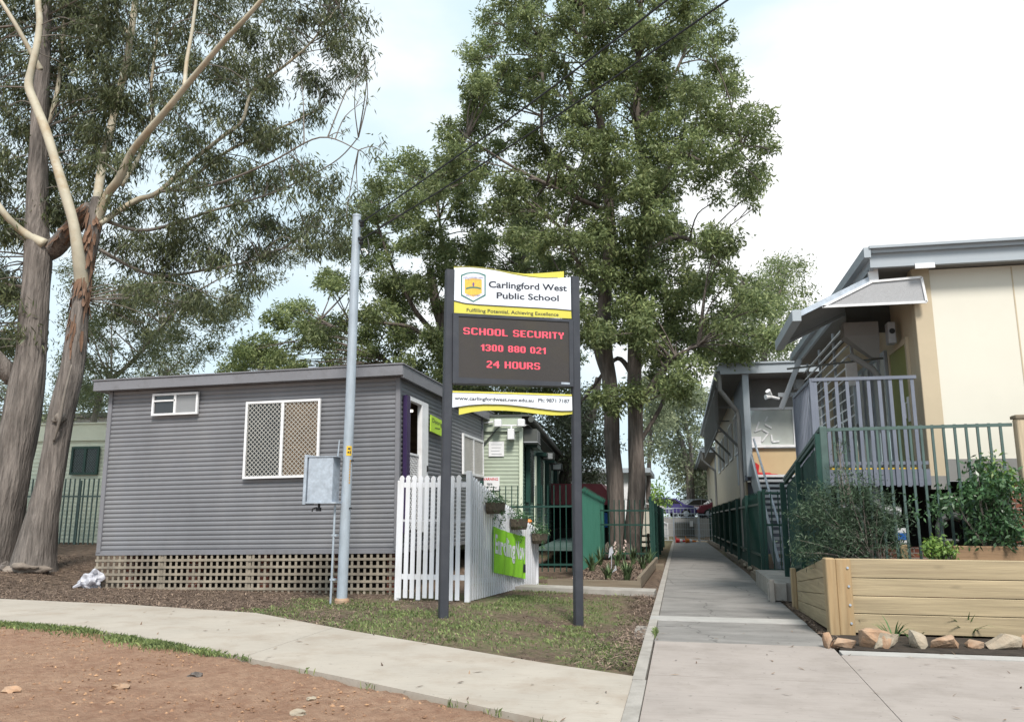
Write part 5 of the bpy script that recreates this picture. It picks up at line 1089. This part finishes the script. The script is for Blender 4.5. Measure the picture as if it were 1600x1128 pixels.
def twigs(mb, limbs, clumps, r0, seed, every=1, sag=.1):
    rg = random.Random(seed)
    for i, (c, r) in enumerate(clumps):
        if i % every: continue
        best = min(limbs, key=lambda p: (p-c).length+max(0, p.z-c.z)*1.6)
        d = (best-c).length
        if d < .2: continue
        mid = best.lerp(c, .5)+Vector((rg.uniform(-.1,.1)*d, rg.uniform(-.1,.1)*d, rg.uniform(.0,.16)*d))
        q, rr = spline([best, mid, c+Vector((0,0,-.1))], [r0*min(1.6,.5+d*.25), r0*.6, r0*.28], 4); mb.tube(q, rr, 5)
        for k in range(2):
            e = c+Vector((rg.uniform(-1,1)*r[0], rg.uniform(-1,1)*r[1], rg.uniform(-.3,1)*r[2])); mb.tube([mid.lerp(c, .5), e], [r0*.35, r0*.12], 4)
def roots(mb, c, r, n, seed, h=.5):
    rg = random.Random(seed)
    for k in range(n):
        a = 6.283*k/n+rg.uniform(-.3,.3); d = Vector((math.cos(a), math.sin(a), 0)); mb.tube([Vector(c)+d*r*.55+Vector((0,0,h)), Vector(c)+d*r*.95+Vector((0,0,h*.35)), Vector(c)+d*r*1.5+Vector((0,0,-.08))], [r*.38, r*.36, r*.22], 8, .2)

# --- the two gum trees at the left
def limb_set(lst, y, mt, par, name='limb', segs=10, rough=.06):
    pts_all = []
    for L_ in lst:
        m = MB(); P = [at(a, b, y+dy_) for a, b, w_, dy_ in L_]; rr = [w_*.45*(y+dy_)/FPX for a, b, w_, dy_ in L_]
        q = stem(m, P, rr, segs, rough, 6, 2.0); m.build(name, mt, par, True); pts_all += q
    return pts_all
T1 = thing('gum_tree', 'thick fibrous barked gum tree nearest the left frame edge', 'tree', (-14.4, 15.5, .1))
m = MB(); P = [(-22,910,112),(-16,870,92),(2,800,76),(20,720,67),(36,640,61),(44,590,56),(49,548,51),(56,442,48),(59,406,48),(58,371,44),(57,335,38),(58,300,36),(60,248,33),(62,177,30),(66,120,27),(70,40,24),(74,-60,20),(80,-200,15)]
q1 = stem(m, [at(a, b, 15.5) for a, b, w_ in P], [w_/2*15.5/FPX for a, b, w_ in P], 26, .16, 7, 4.0); roots(m, (at(-20,885,15.5).x,15.5,.12), .50, 7, 3, .35)
q, r = spline([at(64,402,15.72), at(86,388,15.62), at(112,358,15.38), at(140,322,15.1)], [.16,.22,.19,.12]); m.tube(q, r, 16, .18)
m.tube([at(38,612,15.75), at(8,578,15.45), at(-25,545,15.1)], [.16,.22,.2], 14, .2)
m.build('trunk', M_bark, T1, True)
def peel(P0, P1, rad, n, seed, par, front):                # ragged strips of peeling bark round a stretch of trunk
    rg = random.Random(seed); m = MB()
    for i in range(n):
        f = rg.random(); c = P0.lerp(P1, f); a = rg.uniform(-2.6, 2.6)-math.pi/2; d = Vector((math.cos(a), math.sin(a), 0)); ax = (P1-P0).normalized(); ln_ = rg.uniform(.12, .5)
        a0 = c+d*(rad*1.0); a1 = a0-ax*ln_*.5+d*rg.uniform(.0,.03); a2 = a0-ax*ln_+d*rg.uniform(.01,.10)+Vector((rg.uniform(-.05,.05),0,0)); w0 = rg.uniform(.015,.05)
        sd_ = d.cross(ax).normalized()*w0
        m.add([a0-sd_*.6, a0+sd_*.6, a1+sd_, a1-sd_, a2+sd_*.3, a2-sd_*.3], [(0,1,2,3),(3,2,4,5)])
    m.build('peeling_bark', M_bark_red, par)
peel(at(100,374,15.36), at(140,322,15.1), .165, 46, 5, T1, 1)
l1 = limb_set([[(70,382,24,-.1),(35,362,17,-.3),(12,340,14,-.6),(-10,310,13,-.8),(-60,240,10,-1)], [(64,110,14,-.1),(50,85,11,-.3),(25,40,10,-.6),(0,0,9,-.8),(-40,-60,7,-1)], [(72,200,11,.1),(88,150,9,.4),(97,80,8,.7),(104,-20,6,1)]], 15.5, M_pale, T1)
T2 = thing('gum_tree', 'leaning gum tree with pale twisting limbs beside the thick trunk', 'tree', (-13.6, 15.1, .1))
m = MB(); P = [(50,905,84),(56,862,66),(68,800,52),(78,755,45),(87,700,42),(98,640,42),(110,590,41),(117,550,38),(121,513,35),(125,477,31),(129,442,30),(140,385,29),(149,340,28),(153,310,21)]
q2 = stem(m, [at(a, b, 15.0) for a, b, w_ in P], [w_/2*15.0/FPX for a, b, w_ in P], 24, .15, 7, 4.0); roots(m, (at(52,885,15.0).x,15.0,.1), .36, 6, 8, .3); m.build('trunk', M_bark, T2, True)
peel(at(119,540,14.98), at(134,410,14.98), .19, 70, 6, T2, 1); peel(at(136,400,14.98), at(150,325,14.98), .17, 46, 7, T2, 1)
m = MB(); q, r = spline([at(84,690,14.76), at(94,655,14.66), at(100,620,14.62), at(112,570,14.7)], [.02,.035,.03,.015]); m.tube(q, r, 8, .2); m.blob(at(92,655,14.76), (.10,.08,.12), 5, .6, 3); m.build('broken_branch', M_limb, T2, True)
l2 = limb_set([[(128,470,30,.05),(128,440,29,-.06),(124,410,26,-.22),(120,380,23,-.36),(114,345,21,-.45),(101,300,22,-.5),(86,250,19,-.5),(72,205,20,-.5),(56,165,19,-.5),(45,135,18,-.5),(50,105,15,-.5),(58,70,15,-.5),(62,35,14,-.5),(60,0,13,-.5),(66,-60,11,-.4),(90,-160,7,0)],
    [(152,345,22,0),(168,305,18,-.1),(186,280,17,-.3),(205,240,15,-.5),(232,205,15,-.8),(262,170,14,-1.1),(288,138,13,-1.3),(320,100,12,-1.6),(350,65,11,-1.9),(385,28,10,-2.2),(418,-10,9,-2.4),(470,-70,6,-2.6)],
    [(150,330,20,.2),(158,270,18,.5),(170,215,16,.8),(180,170,15,1.0),(195,110,15,1.1),(204,60,14,1.1),(212,0,13,1.1),(225,-90,9,1.2)],
    [(288,138,9,-1.3),(292,95,8,-1.1),(300,50,7,-1.0),(308,-10,6,-.9)],
    [(155,350,14,0),(185,330,12,.3),(215,312,11,.5),(248,300,10,.7),(300,252,8,.9),(350,212,8,1),(378,190,7,1),(392,148,7,1),(420,122,6,1),(455,95,5,1),(490,62,4,1),(530,8,3,1)],
    [(248,300,8,.7),(290,285,6,1),(350,240,6,1.3),(400,215,5,1.5),(450,195,4,1.7),(500,170,3,1.8)],
    [(190,290,9,.5),(220,240,8,.9),(238,190,8,1.2),(236,140,7,1.4),(240,100,6,1.5),(250,20,5,1.6)],
    [(206,60,8,1.1),(186,30,6,1.4),(180,-20,5,1.6)]], 15.0, M_pale, T2)
l2b = limb_set([[(248,300,6,.7),(330,290,5,.2),(420,255,4,-.2),(500,215,3,-.5),(560,235,2,-.6)], [(165,345,9,.2),(230,360,7,.6),(330,330,5,1),(430,300,3.5,1.2),(520,255,2.5,1.3),(560,215,2,1.3)], [(155,390,8,.2),(240,430,6,1.2),(330,420,5,1.6),(420,400,3.5,1.9),(480,360,2.5,2)]], 15.0, M_limb, T2)
polyA = [(-120,-120),(190,-120),(200,60),(170,240),(120,330),(60,350),(44,400),(40,520),(10,570),(-120,580)]
polyB = [(60,-140),(560,-140),(545,-10),(575,60),(580,140),(560,170),(545,100),(520,130),(510,180),(470,215),(480,260),(515,270),(550,300),(548,370),(510,400),(450,395),(420,430),(380,460),(330,480),(250,520),(180,530),(165,420),(180,330),(120,250)]
clA = crown_clumps(polyA, 16.3, 1.3, 34, 42, 1, holes=[(85,380,32),(90,440,30),(115,400,26)], flat=.9)
clB = crown_clumps(polyB, 16.3, 1.8, 27, 37, 2, holes=[(250,270,26),(440,240,24),(470,160,18),(330,60,16),(415,60,18),(95,405,30),(110,380,30),(330,440,18),(520,90,12)], flat=.9)
for a, b, r_ in ((600,232,12),(578,245,10),(560,300,14),(540,340,16),(565,110,14),(568,75,13),(548,45,14),(572,150,9),(540,205,9)): clB.append((at(a,b,14.8), (r_*14.8/FPX,)*3))
m = MB(); twigs(m, q1+l1, clA, .022, 4); m.build('twigs', M_limb, T1)
m = MB(); twigs(m, l2+l2b, clB, .018, 5); m.build('twigs', M_limb, T2)
mesh_np('crown', leaf_cloud(clA, 2300, .19, .034, .95, .13, 10, .5), 4, M_leaf_gum, T1)
mesh_np('crown', leaf_cloud(clB, 2350, .18, .032, .95, .12, 10, .5), 4, M_leaf_gum, T2)

# --- twin trunked tall tree in the middle
T3 = thing('tall_tree', 'very tall twin trunked tree rising behind the school sign', 'tree', (-1.7, 24.6, .1))
Y3 = 24.6
tr = [[(966,880,34),(964,840,30),(961,760,29),(957,690,28),(953,605,27),(944,527,25),(946,456,24),(953,385,22),(952,330,20),(946,240,17),(930,150,13),(915,60,9),(905,-40,5)],
      [(985,880,34),(990,830,31),(995,750,29),(993,670,27),(991,598,26),(994,500,24),(1000,430,23),(1010,380,22),(1010,330,21),(1008,262,18),(996,200,15),(996,124,13),(1000,40,9),(1005,-60,5)]]
tr = [[(a, b, w_*.88) for a, b, w_ in P] for P in tr]
m = MB(); q3 = []
for P in tr: q3 += stem(m, [at(a, b, Y3+(.1 if P[0][0] < 970 else -.1)) for a, b, w_ in P], [w_/2*Y3/FPX for a, b, w_ in P], 16, .17, 7, 4.0)
roots(m, (-1.75,24.6,.1), .5, 6, 2, .4); m.build('trunk', M_bark_dark, T3, True)
l3 = limb_set([[(946,456,14,0),(920,430,10,-.6),(900,405,7,-1),(880,360,5,-1.4)], [(953,605,14,.2),(935,560,10,.8),(925,520,8,1.2),(905,480,6,1.6)], [(994,640,13,-.2),(1030,585,10,-.8),(1050,560,7,-1.2),(1090,540,5,-1.6)], [(994,530,12,.2),(1030,515,10,.8),(1070,500,7,1.4),(1130,515,5,1.6)],
    [(1010,330,12,0),(1040,270,9,.6),(1075,225,7,1),(1120,205,5,1.4)], [(1010,262,11,0),(1060,240,8,-.6),(1110,255,6,-1),(1160,230,4,-1.4)], [(946,300,12,0),(900,270,9,.5),(850,230,7,1),(848,130,6,1.2),(845,60,4,1.4)], [(950,330,10,0),(880,300,8,-.6),(800,260,6,-1),(730,215,4,-1.2)],
    [(996,200,9,0),(1040,140,7,.6),(1070,80,5,1),(1085,10,3,1.2)], [(1000,400,10,.2),(1060,370,8,.6),(1110,400,6,.8),(1160,450,4,1)], [(946,240,9,.2),(900,170,7,.8),(880,90,5,1.2)], [(994,700,9,0),(1030,640,7,.8),(1045,600,5,1.2)], [(990,590,10,.4),(965,560,8,.8),(930,600,6,1.2),(900,640,5,1.6)]], Y3, M_bark_dark, T3, segs=8)
poly3 = [(735,95),(760,20),(820,-70),(1080,-70),(1120,40),(1135,90),(1172,160),(1202,215),(1205,260),(1165,300),(1130,320),(1150,400),(1210,440),(1240,480),(1215,520),(1190,555),(1130,555),(1075,590),(1040,650),(1012,600),(960,560),(905,520),(850,400),(760,330),(700,300),(655,300),(690,240),(692,190),(730,175)]
cl3 = crown_clumps(poly3, 24.8, 3.0, 29, 38, 7, holes=[(790,250,16),(905,110,22),(880,150,14),(1085,255,20),(1060,300,18),(1130,290,22),(1095,330,24),(745,255,14),(905,455,20),(930,180,12),(850,255,12),(1090,350,26),(1140,365,20),(985,330,12)], flat=.72)
for a, b, r_ in ((1190,285,14),(1180,320,9),(1170,300,12),(1120,310,15),(1205,235,12),(698,200,16),(708,225,16),(745,120,16)): cl3.append((at(a,b,24.2), (r_*24.2/FPX,)*3))
for P in tr:
    for a, b, w_ in P:
        if b < 640:
            for k_ in range(2): r_ = rnd.uniform(18, 27)*23/FPX; cl3.append((at(a+rnd.uniform(-28,28), b+rnd.uniform(-30,30), 23.2+rnd.uniform(-.4,.4)), (r_, r_, r_*.8)))
m = MB(); twigs(m, q3[10:]+l3, cl3, .035, 6); m.build('twigs', M_bark_dark, T3)
mesh_np('crown', leaf_cloud(cl3, 2500, .165, .055, .35, .10, 14, .38), 4, M_leaf_mid, T3)

# --- spreading tree behind the grey classroom
T4 = thing('spreading_tree', 'broad bushy tree behind the grey classroom and the utility pole', 'tree', (-6.3, 30, 0)); Y4 = 30
m = MB(); q4 = stem(m, [at(a,b,Y4) for a,b in ((700,800),(702,700),(700,600),(695,520),(680,470),(672,420))], [.42,.38,.34,.27,.22,.14], 14, .15); m.build('trunk', M_bark_dark, T4, True)
l4 = limb_set([[(698,540,12,0),(660,500,10,-.5),(640,470,8,-.8),(610,410,6,-1),(590,350,4,-1.2)], [(700,600,12,.2),(640,590,9,.6),(600,560,7,1),(560,530,5,1.3),(500,500,4,1.4)], [(690,500,10,0),(700,440,8,.5),(690,370,6,.9),(680,300,4,1.2)], [(700,560,10,-.3),(650,515,8,-.9),(600,505,6,-1.2),(545,500,4,-1.5)], [(700,560,9,.3),(760,500,8,.8),(800,440,6,1.2),(830,380,4,1.4)]], Y4, M_bark_dark, T4, segs=8)
poly4 = [(560,360),(575,300),(600,262),(640,240),(690,238),(730,290),(800,310),(870,380),(905,450),(905,590),(800,640),(640,640),(540,600),(420,590),(350,585),(345,560),(395,530),(400,500),(480,460),(520,430)]
cl4 = crown_clumps(poly4, 30.5, 3.0, 26, 38, 9, holes=[(640,300,12),(700,370,14),(600,425,16),(655,490,22),(545,480,14),(600,530,14),(690,330,12),(760,400,10)], flat=.75)
m = MB(); twigs(m, q4+l4, cl4, .035, 8); m.build('twigs', M_bark_dark, T4)
mesh_np('crown', leaf_cloud(cl4, 2300, .18, .06, .35, .12, 14, .38), 4, M_leaf_mid, T4)

# --- further trees
def back_tree(label, poly, y0, dy, rpx, step, seed, trunks, mt, per=300, ln=.2, wd=.07, holes=(), bark=M_bark_dark, name='tree', flat=.8):
    base = at(trunks[0][0][0], 805, y0); t = thing(name, label, 'tree', (base.x, y0, 0)); m = MB(); q = []
    for P in trunks: q += stem(m, [at(a, b, y0) for a, b, w_ in P], [w_/2*y0/FPX for a, b, w_ in P], 9, .12, 5)
    m.build('trunk', bark, t, True)
    cl = crown_clumps(poly, y0, dy, rpx, step, seed, holes, flat); m = MB(); twigs(m, q, cl, .03*y0/30, seed, 2); m.build('twigs', bark, t)
    mesh_np('crown', leaf_cloud(cl, per*3.4, ln, wd, .35, .2*y0/30, 14, .4), 4, mt, t); return t
back_tree('dark dense tree behind the sage green portable', [(700,590),(760,600),(905,590),(945,620),(950,700),(930,760),(890,770),(880,735),(820,660),(740,650),(690,640)], 36, 2.5, 30, 34, 21, [[(872,860,26),(880,760,22),(905,690,20),(925,640,16),(935,590,10)]], M_leaf_dark, 330, .2, .065)
back_tree('slender pale trunked gum far down the path', [(1015,640),(1040,600),(1080,590),(1110,640),(1105,700),(1095,755),(1066,765),(1058,735),(1040,705),(1018,690)], 66, 4, 22, 24, 22, [[(1078,815,9),(1076,760,8),(1068,700,7),(1050,650,5),(1046,610,3)], [(1082,815,9),(1080,740,8),(1078,690,6),(1068,650,4),(1066,610,3)]], M_leaf_far, 110, .34, .12, bark=M_bark, holes=[(1030,745,10)])
back_tree('bushy pine like tree far behind the mesh gate', [(1070,760),(1080,720),(1100,700),(1120,690),(1130,740),(1125,800),(1065,800)], 75, 4, 16, 18, 23, [[(1098,815,6),(1098,740,4),(1100,700,2)]], M_leaf_dark, 90, .36, .13)
back_tree('light green tree rising behind the classroom roofs on the right', [(1120,560),(1150,480),(1190,420),(1215,400),(1250,420),(1270,450),(1255,490),(1230,530),(1225,570),(1150,590)], 46, 3, 20, 26, 24, [[(1185,800,14),(1190,600,10),(1205,500,7),(1225,440,4)], [(1190,600,7),(1165,540,4)]], M_leaf_mid, 190, .23, .075, holes=[(1240,440,10)])
back_tree('low leafy tree between the gum trunks and the grey classroom roof', [(150,440),(240,440),(330,470),(440,430),(450,400),(400,480),(300,590),(260,590),(200,560),(160,620),(110,640),(90,560),(100,400),(140,380)], 26, 2.5, 24, 32, 25, [[(142,800,14),(140,700,12),(150,640,10),(165,600,9),(190,580,8),(225,545,7),(262,500,5),(300,460,3)]], M_leaf_gum, 480, .19, .042, bark=M_limb)
back_tree('dark small leaved tree above the left end of the grey classroom roof', [(210,590),(235,555),(290,550),(306,575),(300,592),(220,600)], 34, 1.5, 12, 14, 26, [[(242,800,9),(240,650,7),(250,600,5),(285,560,3)]], M_leaf_dark, 300, .15, .05)
back_tree('dark tree behind the gum trunks at the left frame edge', [(-60,560),(0,540),(40,560),(60,640),(120,600),(165,560),(185,590),(170,660),(120,670),(-60,680)], 31, 2.5, 20, 26, 27, [[(0,800,12),(10,690,10),(15,600,6)], [(150,760,9),(148,690,7),(150,620,5)]], M_leaf_dark, 260, .18, .05)
back_tree('pale green tree far beyond the twin trunks', [(1000,560),(1045,600),(1040,690),(1020,715),(1003,705),(1000,640)], 48, 3, 18, 22, 28, [[(1012,800,8),(1015,700,6),(1020,630,4)]], M_leaf_far, 170, .24, .08)
back_tree('light green bush by the far cream shed', [(1002,775),(1015,752),(1035,768),(1040,790),(1005,795)], 60, 2, 9, 10, 29, [[(1015,805,4),(1018,785,2)]], M_leaf_lime, 90, .3, .12, name='bush')
back_tree('low dark hedge tree behind the mesh gate and cars', [(1085,790),(1100,745),(1140,720),(1175,760),(1175,800),(1085,805)], 88, 3, 14, 18, 30, [[(1120,812,6),(1122,760,3)]], M_leaf_dark, 70, .4, .15)

# ------------------------------------------------------------------ shrubs in the planter
def shrub(label, poly, y0, dy, rpx, step, seed, mt, per, ln, wd, droop, base, k=10, sprig=.06):
    t = thing('shrub', label, 'shrub', base); cl = crown_clumps(poly, y0, dy, rpx, step, seed); m = MB(); b = Vector(base)
    for i, (c, r) in enumerate(cl):
        if i % 2 == 0: q, rr = spline([b+Vector((rnd.uniform(-.1,.1), rnd.uniform(-.1,.1), -.05)), b.lerp(c, .5)+Vector((rnd.uniform(-.08,.08),0,.05)), c], [.012,.008,.003], 4); m.tube(q, rr, 5)
    m.build('stems', M_limb, t)
    mesh_np('foliage', leaf_cloud(cl, per, ln, wd, droop, sprig, k, .5), 4, mt, t); return t
shrub('dense feathery dark green shrub at the left end of the pine planter', [(1232,870),(1240,800),(1260,760),(1300,742),(1340,745),(1380,760),(1405,790),(1410,830),(1395,876),(1300,880)], 11.7, .3, 20, 22, 41, M_leaf_shrub, 6200, .075, .0115, .0, (2.55, 11.7, .72))
sh2 = shrub('broad leaved shrub with fresh pale tips in front of the cream wall', [(1455,800),(1480,770),(1500,750),(1530,725),(1560,715),(1575,745),(1598,770),(1600,830),(1570,858),(1500,856),(1530,810),(1490,800)], 11.95, .25, 19, 21, 42, M_leaf_gloss, 3000, .085, .034, .45, (4.1, 12.0, .78), 8, .07)
cl = [(at(a,b,11.85), (r_,r_,r_)) for a,b,r_ in ((1548,722,.10),(1560,735,.12),(1585,748,.10),(1535,732,.08),(1592,765,.10),(1555,750,.1))]; mesh_np('young_leaves', leaf_cloud(cl, 3200, .09, .03, .3, .06, 8), 4, M_leaf_lime, sh2)
cl = [(at(a,b,11.8), (r_,r_,r_*.6)) for a,b,r_ in ((1440,800,.10),(1460,790,.12),(1425,778,.06),(1470,815,.1))]; mesh_np('side_leaves', leaf_cloud(cl, 2600, .075, .03, .45, .05, 8), 4, M_leaf_gloss, sh2)
shrub('small bright leaved shrub beside the brown timber board', [(1445,876),(1450,850),(1465,843),(1480,850),(1492,860),(1490,876)], 11.4, .1, 12, 12, 43, M_leaf_lime, 5200, .07, .028, .3, (3.3, 11.4, .76), 8, .04)
shrub('thin wispy plant growing up through the deck rails', [(1300,742),(1305,690),(1315,640),(1322,700),(1320,745)], 12.0, .1, 5, 14, 44, M_leaf_shrub, 5000, .05, .012, .0, (2.3, 12.0, .8), 8, .04)

# ------------------------------------------------------------------ grass, litter, clods
def zat(x, y):
    return gz(x, y)+.012*mnoise.noise(Vector((x*4, y*4, 3)))
def blades(P, h, w):
    P = np.array(P); n = len(P); a = rng.uniform(0, 6.283, n); le = rng.uniform(.1, .9, n); hh = h*rng.uniform(.5, 1.3, n); d = np.stack([np.cos(a), np.sin(a), np.zeros(n)], 1); s = np.stack([-np.sin(a), np.cos(a), np.zeros(n)], 1)*w/2
    mid = P+d*(hh*le*.3)[:, None]+np.array([0,0,1])*(hh*.6)[:, None]; tip = P+d*(hh*le)[:, None]+np.array([0,0,1])*(hh*(1-.3*le))[:, None]
    v = np.empty((n, 4, 3)); v[:, 0] = P-s; v[:, 1] = P+s; v[:, 2] = tip; v[:, 3] = mid-s*.8; return v
G_ = []
for _ in range(60000):                                       # lawn patches right of the picket fence
    x, y = rnd.uniform(-6.5, -.5), rnd.uniform(7.6, 16.2)
    if on_slab(x, y, .0) or y < interp(FB, x): continue
    if x < -3.0 and y > 13.1: continue
    n1 = mnoise.noise(Vector((x*.9, y*.9, 0)))*1.3+.6*mnoise.noise(Vector((x*4, y*4, 3)))
    edge = math.exp(-(y-interp(FB, x)-.35)**2/.2)*.35*(x < -2.6)
    if rnd.random() < max(0, .02+.95*(n1+.12+edge))*sst(-7, -5.0, x+.8*n1): G_.append((x, y, zat(x, y)-.005))
for px, py, r_, n in ((905,985,.35,500),(900,970,.18,260),(560,950,.5,500),(640,968,.55,900),(960,1015,.25,300),(860,925,.6,900),(870,918,.5,600),(500,945,.4,300),(695,985,.4,500),(840,905,.35,260)):
    c = aZ(px, py, -.04)
    for _ in range(n):
        x, y = rnd.gauss(c.x, r_*.6), rnd.gauss(c.y, r_*.6)
        if not on_slab(x, y): G_.append((x, y, zat(x, y)-.005))
v1 = blades(G_, .05, .007)
G2 = []
for _ in range(9000):                                        # thick strip along the near edge of the footpath
    x = rnd.uniform(-10.5, -4.2); f = sst(-4.2, -6.2, x)*.8+.2; y = interp(FF, x)-abs(rnd.gauss(0, .17))*f-.0
    if rnd.random() < (.35+.65*f)*min(1, max(.08, .62+1.2*mnoise.noise(Vector((x*1.7, 3, 0))))): G2.append((x, y, zat(x, y)-.01))
for x, n in ((-1.7,16),(-1.35,14),(-.95,10),(-2.6,10),(-3.4,8)):
    for _ in range(n): yy = interp(FF, x)-.05; G2.append((rnd.gauss(x,.06), rnd.gauss(yy,.03), -.03))
for _ in range(160): G2.append((rnd.gauss(-.335,.008), rnd.gauss(10.2,.12), .0))
v2 = blades(G2, .06, .007)
o = mesh_np('grass', np.concatenate([v1, v2]), 4, M_grass); tag(o, 'patchy green grass on the lawn and along the footpath edge', 'grass', kind='stuff')
def chips(pts, l0, l1, w0, w1, lift=.012):
    P = np.array(pts); n = len(P); d = unit(n)*np.array([1,1,.22]); d /= np.linalg.norm(d, axis=1, keepdims=True); s = np.cross(d, np.array([0,0,1.]))+unit(n)*.25; s /= np.linalg.norm(s, axis=1, keepdims=True)
    l = rng.uniform(l0, l1, n)[:, None]; w_ = rng.uniform(w0, w1, n)[:, None]; P = P+np.array([0,0,1])*rng.uniform(.002, lift, n)[:, None]
    v = np.empty((n, 4, 3)); v[:, 0] = P-d*l/2; v[:, 1] = P+s*w_/2; v[:, 2] = P+d*l/2; v[:, 3] = P-s*w_/2; return v
L_ = []
for _ in range(52000):
    x = rnd.uniform(-18, -4.2); y = interp(FB, x)+rnd.random()**1.3*5.5
    if y > 14.15 and -11.4 < x: continue
    if y > 20: continue
    if x > -6.2 and rnd.random() < .55: continue
    L_.append((x, y, zat(x, y)))
for _ in range(9000):
    x, y = rnd.uniform(-4.8, -.5), rnd.uniform(8, 14.5)
    if on_slab(x, y) or y < interp(FB, x): continue
    n1 = mnoise.noise(Vector((x*.9, y*.9, 0)))
    if rnd.random() < .35-.5*n1: L_.append((x, y, zat(x, y)))
for _ in range(3800):
    y = rnd.uniform(7.9, 15); x = -.47-abs(rnd.gauss(0, .22)); L_.append((x, y, zat(x, y)+rnd.uniform(0,.05)))
for _ in range(1500): y = rnd.uniform(9.5, 18); L_.append((1.60+abs(rnd.gauss(0,.05)), y, -.01+rnd.uniform(0,.03)))
v = chips(L_, .03, .11, .006, .02, .025)
B_ = []
for _ in range(7000): B_.append((rnd.uniform(-2.2,-.85), rnd.uniform(16.2,23), .15))
v = np.concatenate([v, chips(B_, .05, .13, .012, .03, .03)])
o = mesh_np('leaf_litter', v, 4, M_chip); tag(o, 'brown bark chips and leaf litter under the trees and along the path', 'leaf litter', kind='stuff')
FL = []
for _ in range(190):
    x, y = rnd.uniform(-9, 3), rnd.uniform(5.5, 11.5)
    if on_slab(x, y, -.05): FL.append((x, y, .004))
o = mesh_np('fallen_leaves', chips(FL, .05, .12, .01, .022, .008), 4, M_litter); tag(o, 'scattered dry leaves lying on the concrete paths', 'fallen leaves', kind='stuff')
m = MB(); r3 = random.Random(77)
def clod(m, x, y, z, s):
    a = [(r3.uniform(.6,1.1)*s*q[0], r3.uniform(.6,1.1)*s*q[1], r3.uniform(.4,.8)*s*q[2]) for q in ((1,0,0),(-1,0,0),(0,1,0),(0,-1,0),(0,0,1),(0,0,-1),)]; an = r3.uniform(0,3.14); ca, sa = math.cos(an), math.sin(an)
    m.add([(x+p[0]*ca-p[1]*sa, y+p[0]*sa+p[1]*ca, z+p[2]) for p in a], [(0,2,4),(2,1,4),(1,3,4),(3,0,4),(2,0,5),(1,2,5),(3,1,5),(0,3,5)])
for _ in range(16000):
    x = r3.uniform(-9.5, -.4); y = r3.uniform(4.0, 10.5)
    if y > interp(FF, x)-.1: continue
    s = .004+.020*r3.random()**5
    if r3.random() < .012: s *= 1.9
    clod(m, x, y, zat(x, y)-.006, s)
o = m.build('clods', M_gravel); tag(o, 'loose clods and pebbles on the orange dirt', 'clods', kind='stuff')
for px, py, s, lab, mt in ((305,1056,.045,'grey brown stone half buried in the orange dirt left of centre', M_bark), (465,1115,.04,'pale flat stone low in the orange dirt near the bottom edge', M_stone_pale), (190,1073,.05,'brown lump of stone in the orange dirt', M_stone), (487,1092,.025,'small pale pebble above the pale flat stone in the dirt', M_stone_pale), (20,1080,.06,'brown stone at the left frame edge in the dirt', M_stone)):
    c = aZ(px, py, -.02); m = MB(); m.blob((c.x, c.y, zat(c.x, c.y)+.005), (s*1.4, s, s*.6), px, .5, 2); o = m.build('stone', mt); tag(o, lab, 'stone')
